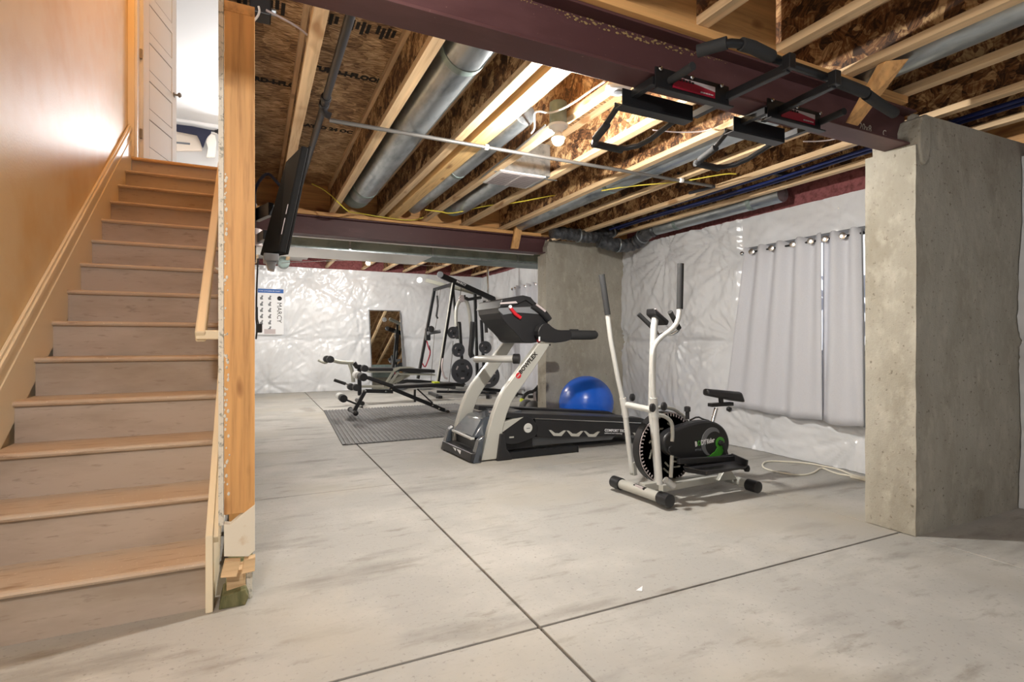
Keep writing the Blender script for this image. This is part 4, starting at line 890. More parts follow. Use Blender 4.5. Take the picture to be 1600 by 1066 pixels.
ob('arm_foot', B().tube([(2.387, 2.68, 0.176), (2.452, 2.68, 0.128)], .022, 12), 'silverw', el, smooth=True)
ob('pivot_axle', B().tube([(2.295, 2.67, 0.628)] + [(2.383, 3.09, 0.619)], .021, 14), 'silverw', el, smooth=True)
for a in ([(2.338, 2.66, 0.655)][0], [(2.405, 3.06, 0.671)][0], [(2.237, 2.65, 0.653)][0]):
    ob('pivot_knob', B().lathe(a, (.4, -1, 0), [(.012, 0), (.026, .006), (.028, .02), (.020, .028), (.004, .03)], 14), 'black', el, smooth=True)
PT = [(2.442, 2.88, 0.603), (2.453, 2.88, 0.952), (2.464, 2.88, 1.171), (2.481, 2.88, 1.25)]
ob('main_post', B().tube([(2.50, YC, .11), (2.47, YC, .40)] + PT, .024, 16), 'silverw', el, smooth=True)
cc = Vector([(2.464, 2.88, 1.258)][0])
ob('display_console', B().hexa([cc + Vector(v) for v in ((-.03, -.055, -.01), (.075, -.055, -.085), (.075, .055, -.085), (-.03, .055, -.01))], [cc + Vector(v) for v in ((-.035, -.045, .035), (.055, -.05, .02), (.10, -.05, -.05), (.10, .05, -.05), (.055, .05, .02), (-.035, .045, .035))][:1] + [cc + Vector((.095, -.05, -.05)), cc + Vector((.095, .05, -.05)), cc + Vector((-.035, .045, .035))]), 'black', el, bevel=.012)
ob('display_window', B().hexa([cc + Vector(v) for v in ((-.015, -.035, .027), (.05, -.035, -.02), (.05, .035, -.02), (-.015, .035, .027))], [cc + Vector(v) for v in ((-.012, -.035, .031), (.053, -.035, -.016), (.053, .035, -.016), (-.012, .035, .031))]), 'labelgrey', el)
for y, s in ((2.82, -1), (2.94, 1)):
    ob('fixed_bar', B().tube([(2.535, YC, 1.12), (2.56, y, 1.11), (2.58, y + .05 * s, 1.14), (2.565, y + .07 * s, 1.16)], .010, 10, 1), 'chrome', el, smooth=True)
    ob('fixed_grip', B().tube([(2.57, y + .065 * s, 1.155), (2.46, y + .10 * s, 1.262)], .0165, 12), 'foam', el, smooth=True)
# flywheel fan and housing
wc = (2.60, 2.915, .325)
ob('fan_wheel', B().lathe(wc, (0, 1, 0), [(.03, -.018), (.235, -.018), (.25, -.01), (.25, .05), (.235, .058), (.03, .058)], 56), 'black', el, smooth=True)
ob('wheel_rim', B().lathe(wc, (0, 1, 0), [(.243, -.021), (.247, -.021), (.247, -.017), (.243, -.017), (.243, -.021)], 56), 'labelgrey', el)
g = B()
for k in range(56):
    t = 2 * PI * k / 56; r = .222
    g.bar((wc[0] + r * math.cos(t), wc[1] - .0195, wc[2] + r * math.sin(t)), (wc[0] + (r + .018) * math.cos(t + .01), wc[1] - .0195, wc[2] + (r + .018) * math.sin(t + .01)), .007, .008)
ob('fan_slots', g, 'labelgrey', el, kind='stuff')
for k in range(10):
    t = 2 * PI * k / 10
    for r in (.10, .145):
        ob('fan_vane', B().bar((wc[0] + r * math.cos(t), wc[1] - .02, wc[2] + r * math.sin(t)), (wc[0] + (r + .03) * math.cos(t + .35), wc[1] - .02, wc[2] + (r + .03) * math.sin(t + .35)), .008, .012), 'khaki', el)
HS = [(2.472, 2.8, 0.379), (2.494, 2.8, 0.433), (2.561, 2.8, 0.467), (2.74, 2.8, 0.503), (2.871, 2.8, 0.512), (2.969, 2.8, 0.492), (3.05, 2.8, 0.441), (3.094, 2.8, 0.355), (3.081, 2.8, 0.278), (3.025, 2.8, 0.223), (2.932, 2.8, 0.205), (2.781, 2.8, 0.216), (2.607, 2.8, 0.259), (2.505, 2.8, 0.316)]
hs = ob('chain_cover', B().prism(smooth_poly(xz(HS), 2), 'XZ', 2.80, 2.885), 'black', el, smooth=True, bevel=.014)
# decal: grey crescent, green swoosh, lettering
def crescent(c, r0, r1, t0, t1, off, y, m, nm):
    b = B(); n = 28; A_ = []; C_ = []
    for k in range(n + 1):
        t = t0 + (t1 - t0) * k / n; w = math.sin(PI * k / n) ** .6
        rr = r0 + (r1 - r0) * w
        A_.append((c[0] + r0 * math.cos(t) + off * k / n, c[2] + r0 * math.sin(t))); C_.append((c[0] + rr * math.cos(t) + off * k / n, c[2] + rr * math.sin(t)))
    for k in range(n):
        b.hexa([(A_[k][0], y, A_[k][1]), (A_[k + 1][0], y, A_[k + 1][1]), (C_[k + 1][0], y, C_[k + 1][1]), (C_[k][0], y, C_[k][1])], [(A_[k][0], y + .003, A_[k][1]), (A_[k + 1][0], y + .003, A_[k + 1][1]), (C_[k + 1][0], y + .003, C_[k + 1][1]), (C_[k][0], y + .003, C_[k][1])])
    return ob(nm, b, m, hs)
gc = Vector([(2.991, 2.798, 0.345)][0])
crescent(gc + Vector((-.055, 0, 0)), .085, .125, PI * .3, PI * 1.35, 0, 2.7975, 'grey', 'grey_crescent')
ob('green_ring', B().lathe(gc, (0, -1, 0), [(.022, 0), (.022, .003), (.042, .003), (.042, 0)], 28), 'green', hs)
sw = [(3.009, 2.797, 0.308), (3.028, 2.797, 0.292), (3.009, 2.797, 0.262), (2.965, 2.797, 0.243), (2.898, 2.797, 0.236), (2.82, 2.797, 0.253), (2.886, 2.797, 0.26), (2.941, 2.797, 0.286), (2.965, 2.797, 0.316)]
ob('green_swoosh', B().prism(xz(sw), 'XZ', 2.796, 2.799), 'green', hs)
tx = Vector([(2.754, 2.797, 0.334)][0])
tx = Vector((2.756, 2.797, .338))
for ch, dx, m_, sz in (('B', 0, 'paper', .036), ('O', .025, 'green', .036), ('DY', .055, 'paper', .036), ('Rider', .107, 'paper', .034)):
    text('brand_lettering', ch, sz, tx + Vector((dx, 0, dx * .10)), (1, 0, .10), (0, 0, 1), m_, hs, .0005, .0012, tall=1.35)
text('sub_lettering', 'FITNESS', .022, tx + Vector((.0, 0, -.034)), (1, 0, .04), (0, 0, 1), 'grey', hs, .0005)
ob('chain_cover_hub', B().lathe([(2.536, 2.797, 0.34)][0], (0, -1, 0), [(.022, 0), (.020, .008), (.006, .010)], 16), 'blacksat', hs, smooth=True)
ob('crank_axle', B().lathe(gc + Vector((0, .01, 0)), (0, -1, 0), [(.018, 0), (.018, .03), (.01, .034)], 16), 'black', el, smooth=True)
ob('crank_arm', B().bar(gc + Vector((.01, -.02, 0)), gc + Vector((.055, -.02, -.115)), .014, .026), 'black', el, bevel=.003)
PD = [(2.558, 2.73, 0.218)][0], [(3.011, 2.73, 0.198)][0]
ob('pedal_beam', B().bar((2.53, 2.72, .275), (3.05, 2.72, .245), .03, .035), 'black', el, bevel=.003)
ob('pedal_tray', B().hexa([(2.66, 2.60, .19), (3.02, 2.60, .20), (3.03, 2.73, .20), (2.60, 2.73, .19)], [(2.65, 2.59, .225), (3.03, 2.59, .215), (3.04, 2.74, .235), (2.58, 2.74, .235)]), 'vinyl', el, bevel=.008)
ob('pedal_lip', B().bar((3.035, 2.60, .235), (3.04, 2.74, .255), .014, .045), 'black', el, bevel=.003)
ob('pedal_lip', B().bar((2.60, 2.735, .25), (3.04, 2.735, .255), .012, .035), 'black', el, bevel=.003)
ob('pedal_knob', B().lathe((3.04, 2.66, .19), (1, -.3, -.1), [(.010, 0), (.010, .03), (.024, .035), (.024, .055), (.01, .06)], 14), 'black', el, smooth=True)
ob('pedal_tray', B().box((2.62, 3.00, .26), (2.98, 3.12, .29)), 'vinyl', el, bevel=.008)
for Yp, pts in ((2.72, [(2.355, 2.74, 0.595), (2.441, 2.74, 0.573), (2.496, 2.74, 0.532), (2.501, 2.74, 0.447), (2.496, 2.74, 0.405)]), (2.72, [(2.496, 2.74, 0.311), (2.485, 2.74, 0.169)]), (2.95, [(2.553, 2.95, 0.603), (2.675, 2.95, 0.596), (2.77, 2.95, 0.545), (2.825, 2.95, 0.491), (2.868, 2.95, 0.441)])):
    ob('link_tube', B().tube(pts, .0125, 12, 1), 'silver', el, smooth=True)
SP = [(3.003, 2.88, 0.479), (3.041, 2.88, 0.58)]
ob('seat_post', B().tube(SP, .016, 12), 'chrome', el, smooth=True)
ob('seat_slider', B().bar([(2.978, 2.88, 0.606)][0], [(3.196, 2.88, 0.604)][0], .045, .026), 'black', el, bevel=.004)
ob('seat_stem', B().tube([(3.092, 2.88, 0.605), (3.085, 2.88, 0.657)], .018, 12), 'black', el, smooth=True)
s0, s1 = Vector([(2.916, 2.88, 0.697)][0]), Vector([(3.269, 2.88, 0.644)][0])
sm = (s0 + s1) / 2
ob('saddle', B().hexa([s0 + Vector((.02, -.035, -.02)), s1 + Vector((-.01, -.08, -.028)), s1 + Vector((-.01, .08, -.028)), s0 + Vector((.02, .035, -.02))], [s0 + Vector((.015, -.025, .03)), s1 + Vector((-.03, -.065, .05)), s1 + Vector((-.03, .065, .05)), s0 + Vector((.015, .025, .03))]), 'vinyl', el, bevel=.016, smooth=True)
ob('seat_knob', B().lathe([(3.117, 2.85, 0.579)][0], (0, -1, -.3), [(.008, 0), (.018, .01), (.018, .03), (.006, .034)], 12), 'black', el, smooth=True)
ob('tension_knob', B().lathe([(2.764, 2.88, 0.518)][0], (0, 0, 1), [(.014, 0), (.014, .05), (.022, .055), (.022, .085), (.012, .09)], 14), 'black', el, smooth=True)
ob('resistance_cable', B().tube([(2.788, 2.88, 0.507), (2.86, 2.88, 0.53), (2.909, 2.88, 0.508), (2.971, 2.88, 0.491)], .006, 8, 1), 'black', el, smooth=True)

# ---------------------------------------------------------------- rubber mat
mc = [Vector(v) for v in [(0.96, 8.668, 0), (0.82, 5.673, 0)]]
mx0, mx1, my0, my1 = .90, 3.05, 5.70, 8.62
mb_ = thing('rubber_mat', 'dark grey ribbed rubber mat on the slab under the black bench', 'mat', (2, 7.1, 0))
b = B()
def mp(x, y):
    s = (y - my0) / (my1 - my0); return (x + (mc[1].x - .90) * (1 - s) + (mc[0].x - .90) * s, y)
nx, ny = 62, 2
ob('mat_base', B().hexa([(*mp(mx0, my0), .001), (*mp(mx1, my0), .001), (*mp(mx1, my1), .001), (*mp(mx0, my1), .001)], [(*mp(mx0, my0), .008), (*mp(mx1, my0), .008), (*mp(mx1, my1), .008), (*mp(mx0, my1), .008)]), 'rubber', mb_)
for k in range(46):
    x = mx0 + .03 + k * (mx1 - mx0 - .04) / 46; x2 = x + .026
    r_ = B().hexa([(*mp(x, my0 - .012), .0081), (*mp(x2, my0 - .012), .0081), (*mp(x2, my1), .0081), (*mp(x, my1), .0081)], [(*mp(x + .006, my0 - .01), .017), (*mp(x2 - .006, my0 - .01), .017), (*mp(x2 - .006, my1), .017), (*mp(x + .006, my1), .017)])
    ob('mat_rib', r_, 'rib', mb_)
ob('mat_border', B().hexa([(*mp(mx0, my0), .008), (*mp(mx0 + .028, my0), .008), (*mp(mx0 + .028, my1), .008), (*mp(mx0, my1), .008)], [(*mp(mx0, my0), .014), (*mp(mx0 + .028, my0), .014), (*mp(mx0 + .028, my1), .014), (*mp(mx0, my1), .014)]), 'black', mb_)

# ---------------------------------------------------------------- adjustable bench on the mat
bn = thing('weight_bench', 'black adjustable sit-up bench standing on the ribbed mat', 'bench', (2.0, 7.65, .018))
Y0 = 7.65
def pair(fn, ys=(7.50, 7.86)):
    for y in ys: fn(y)
ob('front_leg', B().bar([(1.247, 7.62, 0.098)][0], [(1.403, 7.62, 0.383)][0], .05, .05), 'blacksat', bn, bevel=.004)
ob('front_foot', B().tube([Vector([(1.247, 7.62, 0.089)][0]) + Vector((0, -.10, 0)), Vector([(1.247, 7.62, 0.089)][0]) + Vector((0, .30, 0))], .028, 12), 'blacksat', bn, smooth=True)
for dy in (-.12, .30): ob('rubber_foot', B().lathe(Vector([(1.247, 7.62, 0.089)][0]) + Vector((0, dy, 0)), (0, -1 if dy < 0 else 1, 0), [(.034, 0), (.036, .03), (.02, .04)], 14), 'black', bn, smooth=True)
ob('frame_tube', B().bar([(1.403, 7.62, 0.374)][0], [(1.787, 7.62, 0.35)][0], .045, .05), 'blacksat', bn, bevel=.004)
ob('frame_tube', B().bar([(1.742, 7.62, 0.406)][0], [(2.55, 7.62, 0.043)][0], .05, .055), 'blacksat', bn, bevel=.004)
ob('rear_foot', B().tube([Vector([(2.58, 7.62, 0.022)][0]) + Vector((0, -.08, 0)), Vector([(2.58, 7.62, 0.022)][0]) + Vector((0, .30, 0))], .03, 12), 'black', bn, smooth=True)
ob('back_pad', B().bar([(1.418, 7.7, 0.565)][0], [(1.778, 7.7, 0.426)][0], .28, .055), 'vinyl', bn, bevel=.015)
ob('seat_pad', B().bar([(1.797, 7.7, 0.416)][0], [(2.719, 7.7, 0.421)][0], .28, .05), 'vinyl', bn, bevel=.015)
ob('seat_pad_edge', B().bar([(2.689, 7.7, 0.422)][0], [(2.863, 7.7, 0.396)][0], .20, .045), 'vinyl', bn, bevel=.01)
ob('support_link', B().bar([(2.104, 7.62, 0.365)][0], [(2.104, 7.62, 0.188)][0], .025, .04), 'blacksat', bn, bevel=.003)
ob('support_link', B().bar([(2.142, 7.62, 0.372)][0], [(2.373, 7.62, 0.156)][0], .014, .02), 'blacksat', bn)
ob('roller_tube', B().tube([Vector([(1.337, 7.45, 0.583)][0]), Vector([(1.427, 7.95, 0.55)][0])], .012, 8), 'chrome', bn)
for y0, y1 in ((7.38, 7.62), (7.80, 8.02)):
    c = Vector([(1.338, 7.5, 0.58)][0]); ob('foam_roller', B().lathe((c.x, y0, c.z), (0, 1, 0), [(.02, 0), (.052, .004), (.055, .02), (.055, y1 - y0 - .02), (.052, y1 - y0 - .004), (.02, y1 - y0)], 18), 'foam' if y0 < 7.7 else 'silverw', bn, smooth=True)
ob('leg_bar', B().bar([(1.29, 7.62, 0.193)][0], [(1.06, 7.62, 0.301)][0], .02, .025), 'blacksat', bn)
for y0, y1, m in ((7.42, 7.58, 'foam'), (7.64, 7.85, 'silverw')):
    c = Vector([(1.083, 7.55, 0.298)][0]); ob('foam_roller', B().lathe((c.x, y0, c.z), (0, 1, 0), [(.02, 0), (.050, .004), (.052, .02), (.052, y1 - y0 - .02), (.05, y1 - y0 - .004), (.02, y1 - y0)], 18), m, bn, smooth=True)
ob('adjust_knob', B().lathe([(1.309, 7.58, 0.161)][0], (1, -.5, 0), [(.008, 0), (.008, .03), (.018, .035), (.018, .05)], 10), 'black', bn)
for p in ([(1.397, 7.59, 0.377)][0], [(1.681, 7.59, 0.357)][0], [(1.762, 7.59, 0.38)][0], [(2.364, 7.59, 0.122)][0], [(2.461, 7.59, 0.07)][0]):
    ob('frame_bolt', B().lathe(p, (0, -1, 0), [(.012, 0), (.014, .005), (.006, .01)], 10), 'chrome', bn)
tag(ob('lime_strap', B().box(Vector([(2.402, 7.62, 0.466)][0]), Vector([(2.481, 7.62, 0.445)][0]) + Vector((0, .14, 0))), 'lime'), 'lime yellow strap lying across the black bench pad', 'strap')

# ---------------------------------------------------------------- home gym tower
YA, YBk = 9.7, 10.35
gm = thing('home_gym', 'tall black frame home gym with cables, butterfly arms and lifting bar near the back wall', 'home gym', (3.6, 10.0, 0))
def gbar(nm, a, c, w=.05, h=.06, m='blacksat'): return ob(nm, B().bar(a, c, w, h), m, gm, bevel=.004)
gbar('front_upright', [(3.108, 9.7, 0.191)][0], [(3.438, 9.7, 2.205)][0], .05, .07)
gbar('front_upright_face', [(3.077, 9.66, 0.22)][0], [(3.398, 9.66, 2.175)][0], .012, .05, 'silver')
gbar('rear_upright', [(2.922, 10.35, 0.324)][0], [(3.263, 10.35, 2.108)][0], .05, .07)
gbar('top_frame', [(3.25, 10.35, 2.095)][0], [(3.425, 9.7, 2.156)][0], .05, .06)
gbar('top_frame', [(3.078, 10.35, 2.279)][0], [(3.991, 10, 2.031)][0], .06, .07, 'khaki')
gbar('boom', [(3.196, 9.7, 2.303)][0], [(4.278, 9.7, 1.892)][0], .06, .10)
text('boom_lettering', 'MARCY', .06, Vector([(3.475, 9.66, 2.191)][0]), Vector([(4.261, 9.66, 1.888)][0]) - Vector([(3.183, 9.66, 2.297)][0]), (0, 0, 1), 'paper', gm, .001, .002)
gbar('boom_drop', [(4.301, 9.75, 1.922)][0], [(4.301, 9.75, 1.718)][0], .05, .06)
gbar('mid_upright', [(3.602, 10.2, 2.109)][0], [(3.656, 10.2, 1.494)][0], .04, .05)
gbar('weight_column', [(3.911, 9.8, 2.087)][0], [(3.965, 9.8, 0.277)][0], .05, .06)
gbar('weight_column', [(3.591, 9.8, 1.417)][0], [(3.67, 9.8, 0.237)][0], .05, .06)
gbar('rear_column', [(4.212, 10.2, 1.504)][0], [(4.283, 10.2, 0.187)][0], .05, .06)
for p in ([(3.164, 9.68, 2.323)][0], [(2.955, 10.33, 2.27)][0]):
    ob('pulley_wheel', B().lathe(p, (.3, 1, 0), [(.02, -.02), (.055, -.02), (.06, -.012), (.045, 0), (.06, .012), (.055, .02), (.02, .02)], 20), 'paper' if p[1] > 10 else 'grey', gm, smooth=True)
ob('lat_strap', B().tube([(3.236, 10.1, 1.96), (3.249, 10.1, 1.76), (3.223, 10.1, 1.559), (3.249, 10.1, 1.509)], .02, 10), 'black', gm, smooth=True)
for pts, r in (([(3.236, 10.1, 2.085), (3.236, 10.1, 1.96)], .006), ([(3.236, 10.1, 1.509), (3.184, 10.1, 1.233), (3.158, 10.1, 0.92), (3.107, 10.1, 0.235)], .006), ([(3.315, 10.1, 2.114), (3.249, 10.1, 1.735)], .004), ([(3.668, 9.9, 2.161), (3.641, 9.9, 1.96)], .010), ([(3.46, 10.1, 0.071), (3.54, 10.1, 0.727), (3.567, 10.1, 1.07)], .008), ([(4.184, 9.8, 2.569), (4.198, 9.8, 1.871)], .022)):
    ob('cable' if r < .02 else 'lifting_post', B().tube(pts, r, 8), 'conduit' if r < .02 else 'chrome', gm, smooth=True)
ob('preacher_bracket', B().box(Vector([(3.047, 10.2, 1.321)][0]), Vector([(3.137, 10.2, 1.083)][0]) + Vector((0, .1, 0))), 'blacksat', gm, bevel=.01)
ob('preacher_arm', B().tube([(3.042, 10.1, 1.219), (3.197, 10.1, 1.245), (3.302, 10.1, 1.259)], .035, 12), 'grey', gm, smooth=True)
ob('preacher_knob', B().lathe([(3.091, 10.05, 1.293)][0], (0, -1, .3), [(.02, 0), (.06, .01), (.06, .05), (.03, .06)], 14), 'black', gm, smooth=True)
ob('red_band', B().tube([(3.059, 10.2, 1.07), (3.098, 10.2, 0.919), (3.137, 10.2, 0.856), (3.072, 10.2, 0.656), (3.021, 10.2, 0.544), (2.969, 10.2, 0.632)], .012, 8, 1), 'crimson', gm, smooth=True)
ob('black_band', B().tube([(3.111, 10.2, 0.982), (3.137, 10.2, 0.831), (3.085, 10.2, 0.681), (3.021, 10.2, 0.556)], .010, 8, 1), 'black', gm, smooth=True)
for pts in ([(3.562, 9.9, 1.357), (3.549, 9.9, 1.607), (3.575, 9.9, 1.77), (3.628, 9.9, 1.846), (3.695, 9.9, 1.911)], [(3.678, 9.75, 1.875), (3.744, 9.75, 1.803), (3.784, 9.75, 1.605), (3.811, 9.75, 1.356), (3.824, 9.75, 1.045)]):
    ob('butterfly_arm', B().tube(pts, .035, 12, 1), 'silver', gm, smooth=True)
ob('butterfly_hub', B().lathe([(3.631, 9.8, 1.889)][0], (0, -1, 0), [(.05, 0), (.07, .03), (.05, .1)], 14), 'labelgrey', gm, smooth=True)
for pts in ([(3.831, 9.7, 1.442), (3.804, 9.7, 1.045), (3.778, 9.7, 0.835), (3.818, 9.7, 0.76)], [(3.602, 9.9, 1.445), (3.602, 9.9, 1.108)]):
    ob('butterfly_pad', B().tube(pts, .055, 12, 1, .7), 'vinyl', gm, smooth=True)
for a in ([(3.685, 9.7, 1.897), (3.738, 9.7, 1.874), (3.898, 9.7, 1.904), (4.005, 9.7, 1.92)],): ob('chin_handle', B().tube(a, .03, 10), 'foam', gm, smooth=True)
ob('chin_handle', B().tube([(3.659, 9.7, 1.957), (3.672, 9.7, 1.871)], .018, 8), 'foam', gm, smooth=True)
for x in (752, 760): pass
ob('hand_strap', B().tube([(4.094, 9.75, 1.864), (4.094, 9.75, 1.763)], .03, 8), 'black', gm, smooth=True)
ob('hand_strap', B().tube([(4.185, 9.9, 1.429), (4.199, 9.9, 1.237)], .035, 8), 'black', gm, smooth=True)
gbar('base_rail', [(2.742, 10.3, 0.22)][0], [(3.584, 10, 0.15)][0], .06, .05)
gbar('base_rail', [(3.911, 9.7, 0.148)][0], [(4.459, 9.7, 0.076)][0], .05, .06)
gbar('base_rail', [(3.301, 10.302, 0.06)][0], [(4.264, 9.544, 0.06)][0], .06, .05)
gbar('base_foot', [(3.12, 9.543, 0.025)][0], [(3.203, 10.457, 0.025)][0], .08, .05)
gbar('base_foot', [(3.893, 9.118, 0.03)][0], [(4.482, 10.569, 0.03)][0], .06, .06)
ob('foot_cap', B().lathe([(3.065, 9.643, 0.03)][0], (1, -.2, 0), [(.04, 0), (.045, .04), (.02, .05)], 12), 'black', gm)
for a in ([(3.384, 11.525, 0.08)][0], [(4.047, 11.206, 0.08)][0]):
    ob('coiled_hose', B().lathe(a, (0, 0, 1), [(.16, 0), (.2, .03), (.16, .06), (.10, .03), (.16, 0)], 20), 'black', gm, smooth=True)
lever = ob('pec_lever', B().tube([(3.188, 9.6, 0.747), (3.163, 9.6, 0.568), (3.213, 9.6, 0.387), (3.276, 9.6, 0.361)], .02, 10, 1), 'labelgrey', gm, smooth=True)

def plate(label, p, r, tilt=0.0, th=.03, m='plate'):
    p = Vector(p); ax = Vector((math.sin(tilt), -math.cos(tilt), 0))
    t = thing('weight_plate', label, 'weight plate', p, 'weight plates on the home gym')
    ob('disc', B().lathe(p, ax, [(.026, -th / 2), (r * .78, -th / 2), (r * .86, -th * .62), (r, -th * .6), (r, th * .6), (r * .86, th * .62), (r * .78, th / 2), (r * .34, th / 2), (r * .28, th * .75), (.026, th * .75)], 40), m, t, smooth=True)
    u = ax.cross(Vector((0, 0, 1))).normalized()
    for k in range(6 if r > .15 else 3):
        a = 2 * PI * k / (6 if r > .15 else 3) + .5
        c = p + ax * (th / 2 + .0005) + (u * math.cos(a) + Vector((0, 0, 1)) * math.sin(a)) * r * .58
        d = u * -math.sin(a) + Vector((0, 0, 1)) * math.cos(a)
        ob('grip_slot', B().bar(c - d * r * .16, c + d * r * .16, .003, r * .13, ax.cross(d)), 'labelgrey' if k % 2 == 0 else 'black', t)
    ob('sleeve_end', B().lathe(p + ax * th * .7, ax, [(.025, 0), (.025, .05), (.02, .055)], 14), 'black', t, smooth=True)
    return t
plate('small dark weight plate, highest on the home gym', [(3.432, 9.72, 1.229)][0], .115, .2)
plate('mid-size weight plate just under the highest one', [(3.536, 9.72, 0.898)][0], .135, .2)
plate('large blue-grey weight plate lowest on the left column', [(3.614, 9.72, 0.491)][0], .235, .2)
plate('small dark weight plate behind the treadmill crossbar', [(4.095, 9.72, 0.944)][0], .125, -.1)
plate('large cast iron weight plate behind the treadmill upright', [(4.069, 9.5, 0.392)][0], .225, -.1)

# ---------------------------------------------------------------- grey framed bench of the gym
gb = thing('gym_bench', 'grey framed padded bench with leg lever behind the black bench', 'bench', (1.8, 9.3, 0))
def sb_(nm, pts, r, m='khaki', it=1): return ob(nm, B().tube(pts, r, 12, it), m, gb, smooth=True)
sb_('curl_arm', [(1.159, 9.2, 0.755), (1.269, 9.2, 0.722), (1.423, 9.2, 0.709), (1.495, 9.2, 0.707)], .032)
sb_('curl_arm', [(1.433, 9.2, 0.698), (1.485, 9.2, 0.548), (1.495, 9.2, 0.387)], .032)
sb_('curl_handle', [(0.94, 9.2, 0.759), (0.999, 9.2, 0.727), (1.059, 9.2, 0.705), (1.089, 9.2, 0.735)], .018)
for dx in (0, 5.5): ob('foam_roller', B().lathe([(1.08, 9.3, 0.774)][0] if dx == 0 else [(1.106, 9.1, 0.775)][0], (0, -1, 0), [(.02, 0), (.055, .005), (.058, .03), (.055, .15), (.02, .155)], 18), 'foam', gb, smooth=True)
ob('main_upright', B().bar([(1.616, 9.3, 0.149)][0], [(1.606, 9.3, 0.669)][0], .06, .06), 'blacksat', gb, bevel=.004)
ob('roller_arm', B().tube([(1.522, 9.3, 0.703), (1.564, 9.3, 0.638), (1.659, 9.3, 0.614)], .04, 12), 'blacksat', gb, smooth=True)
for p in ([(1.644, 9.1, 0.618)][0], [(1.509, 9.1, 0.309)][0], [(1.459, 9.3, 0.306)][0]):
    ob('foam_roller', B().lathe(p, (0, -1, 0), [(.02, 0), (.055, .005), (.058, .03), (.055, .15), (.02, .155)], 18), 'foam', gb, smooth=True)
sb_('lever_grip', [(1.189, 9.2, 0.429), (1.371, 9.2, 0.36)], .026, 'foam', 0)
sb_('lever_bar', [(1.371, 9.2, 0.36), (1.464, 9.2, 0.325)], .012, 'chrome', 0)
ob('bench_rail', B().bar([(1.627, 9.3, 0.3)][0], [(2.026, 9.3, 0.286)][0], .05, .04), 'khaki', gb, bevel=.004)
ob('head_pad', B().bar([(1.754, 9.35, 0.588)][0], [(2.171, 9.35, 0.578)][0], .26, .06), 'vinyl', gb, bevel=.02)
ob('pad_base', B().bar([(1.754, 9.35, 0.549)][0], [(2.171, 9.35, 0.539)][0], .24, .03), 'khaki', gb, bevel=.008)
pdp = [(2.159, 9.25, 0.539), (2.214, 9.25, 0.593), (2.349, 9.25, 0.612), (2.519, 9.25, 0.586), (2.928, 9.25, 0.554), (2.928, 9.25, 0.497), (2.462, 9.25, 0.509), (2.259, 9.25, 0.548)]
ob('seat_pad', B().prism(xz(pdp), 'XZ', 9.25, 9.52), 'vinyl', gb, bevel=.012)
ob('pad_base', B().prism(xz([(2.147, 9.25, 0.517), (2.203, 9.25, 0.604), (2.304, 9.25, 0.624), (2.462, 9.25, 0.621), (2.577, 9.25, 0.596), (2.462, 9.25, 0.593), (2.292, 9.25, 0.591), (2.214, 9.25, 0.549)]), 'XZ', 9.23, 9.25), 'khaki', gb)
ob('pad_base', B().prism(xz([(2.259, 9.25, 0.514), (2.928, 9.25, 0.474), (2.928, 9.25, 0.451), (2.292, 9.25, 0.48)]), 'XZ', 9.24, 9.50), 'khaki', gb)
for a in ([(2.037, 9.25, 0.311), (2.192, 9.25, 0.571)], [(2.092, 9.25, 0.309), (2.259, 9.25, 0.525)], [(2.081, 9.3, 0.295), (2.475, 9.3, 0.472)], [(2.059, 9.3, 0.351), (2.43, 9.3, 0.473)]):
    ob('support_strut', B().bar(a[0], a[1], .03, .04), 'khaki', gb, bevel=.003)
ob('foot', B().tube([(1.62, 9.05, .04), (1.62, 9.6, .04)], .035, 12), 'black', gb, smooth=True)
sb_('rear_support', [(2.226, 9.3, 0.256), (2.305, 9.3, 0.343), (2.475, 9.3, 0.371), (3.186, 9.3, 0.29)], .03, 'blacksat')

# ---------------------------------------------------------------- mirror, poster, balls and odds by the back wall
mr = thing('standing_mirror', 'tall framed mirror leaning on the back wall reflecting the joists', 'mirror', (2.6, 11.6, 0))
mL, mR, mT = 2.26, 2.95, 1.75
def mpt(x, s, t): return (x, 11.52 + .36 * s - .0 + t * .97, .02 + (mT - .02) * s - t * .2)
def mbox(x0, x1, s0, s1, t0, t1): return B().hexa([mpt(x0, s0, t0), mpt(x1, s0, t0), mpt(x1, s0, t1), mpt(x0, s0, t1)], [mpt(x0, s1, t0), mpt(x1, s1, t0), mpt(x1, s1, t1), mpt(x0, s1, t1)])
ob('glass', mbox(mL + .012, mR - .012, .01, .992, 0, .006), 'mirror', mr)
for q in ((mL, mL + .014, 0, 1), (mR - .014, mR, 0, 1), (mL, mR, .99, 1.0), (mL, mR, 0, .012)): ob('frame_bar', mbox(*q, -.006, .03), 'grey', mr)
ob('back_board', mbox(mL + .005, mR - .005, .005, .995, .0065, .03), 'grey', mr)
po = thing('exercise_poster', 'white exercise chart with a blue header on the back wall', 'poster', (.31, 11.93, 1.7))
pq = [(0.065, 11.93, 2.15), (0.55, 11.93, 2.093), (0.55, 11.93, 1.345), (0.065, 11.93, 1.224)]
ob('sheet', B().box((.07, 11.925, 1.20), (.555, 11.93, 2.13)), 'paper', po)
ob('header_band', B().box((.075, 11.921, 2.045), (.55, 11.9249, 2.125)), 'blueprint', po)
text('header_lettering', 'HOME GYM EXERCISE CHART', .030, (.09, 11.9205, 2.072), (1, 0, 0), (0, 0, 1), 'paper', po, .0004)
text('poster_lettering', 'MARCY', .125, (.43, 11.9235, 1.86), (0, 0, -1), (1, 0, 0), 'ink', po, .0004)
ob('poster_emblem', B().lathe((.475, 11.924, 1.94), (0, -1, 0), [(.038, 0), (.038, .002), (.046, .002), (.046, 0), (.038, 0)], 20), 'grey', po)
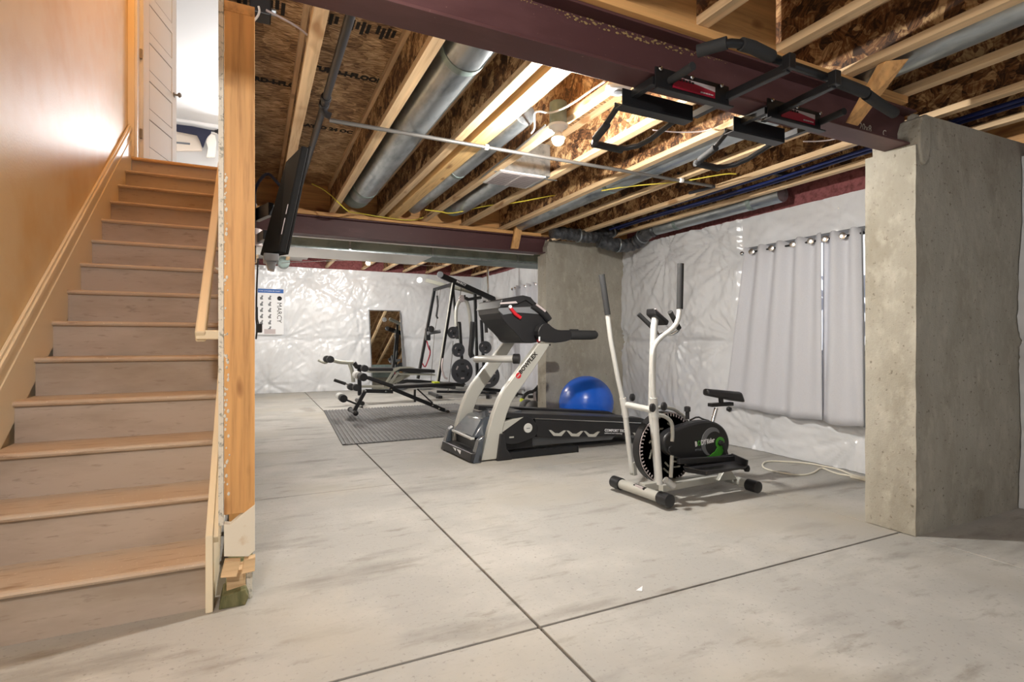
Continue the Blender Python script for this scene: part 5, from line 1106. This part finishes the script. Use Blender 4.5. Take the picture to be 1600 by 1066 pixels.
ob('poster_emblem', B().box((.46, 11.922, 1.935), (.49, 11.924, 1.947)), 'grey', po)
for x in (.14, .29):
    for k in range(5 + (x > .2)):
        z = 1.95 - .125 * k
        ob('exercise_figure', B().prism([(x - .02, z - .045), (x + .03, z - .045), (x + .02, z), (x + .035, z + .035), (x + .005, z + .045), (x - .005, z + .01), (x - .03, z - .005)], 'XZ', 11.9225, 11.9249), 'grey', po)
ob('footer_band', B().box((.19, 11.921, 1.215), (.40, 11.9249, 1.31)), 'labelgrey', po)
for i, p in enumerate(([(3.582, 6.944, 0.11)][0], [(3.5, 6.572, 0.12)][0])):
    p = Vector(p)
    t = thing('medicine_ball', ['dark medicine ball behind the treadmill, left of the pair', 'dark medicine ball behind the treadmill, right of the pair against the buttress'][i], 'ball', (p.x, p.y, 0), 'medicine balls')
    r = .11 + .012 * i
    ob('ball_skin', B().lathe((p.x, p.y, 0), (.3, 1, .0) if 0 else (0, 0, 1), [(max(.003, r * math.sin(PI * k / 20)), r - r * math.cos(PI * k / 20)) for k in range(21)], 28), 'rubber', t, smooth=True)
    ob('ball_seam', B().lathe((p.x, p.y, r - .003), (0, 0, 1), [(r * .99, 0), (r * 1.015, .002), (r * 1.015, .005), (r * .99, .007)], 28), 'black', t)
rk = thing('push_up_rack', 'small black curved exerciser with lime tape beside the far buttress', 'exerciser', [(4.379, 8.367, 0)][0])
ob('curved_frame', B().tube([(4.182, 8.3, 0.017), (4.232, 8.3, 0.125), (4.319, 8.3, 0.177), (4.42, 8.3, 0.184), (4.522, 8.3, 0.281)], .03, 10, 1), 'black', rk, smooth=True)
ob('frame_leg', B().tube([(4.42, 8.3, 0.184), (4.446, 8.3, 0.004)], .028, 10), 'labelgrey', rk, smooth=True)
ob('frame_leg', B().tube([(4.537, 8.35, 0.243), (4.498, 8.35, -0.015)], .03, 10), 'black', rk, smooth=True)
ob('lime_wrap', B().tube([(4.171, 8.29, 0.018), (4.189, 8.29, 0.073)], .034, 10), 'lime', rk, smooth=True)
ob('top_bar', B().tube([(4.319, 8.3, 0.099), (4.395, 8.3, 0.096)], .03, 10), 'black', rk, smooth=True)
db = thing('barbell', 'black barbell lying low behind the treadmill upright', 'barbell', [(4.296, 9.2, 0.089)][0])
ob('bar', B().tube([(4.243, 9.2, 0.115), (4.732, 9.2, 0.021)], .016, 8), 'blacksat', db, smooth=True)
ob('sleeve', B().tube([(4.404, 9.2, 0.084), (4.539, 9.2, 0.054)], .05, 12), 'black', db, smooth=True)
st2 = thing('resistance_pole', 'thin dark pole leaning on the rear curtain', 'pole', [(4.88, 9.6, -0.048)][0])
ob('pole_shaft', B().tube([(4.837, 9.6, 0.467), (4.88, 9.6, 0.209), (4.923, 9.6, 0.002)], .012, 8), 'grey', st2, smooth=True)
ob('pole_tip', B().tube([(4.923, 9.6, 0.002), (4.93, 9.6, -0.037)], .02, 8), 'grey', st2)
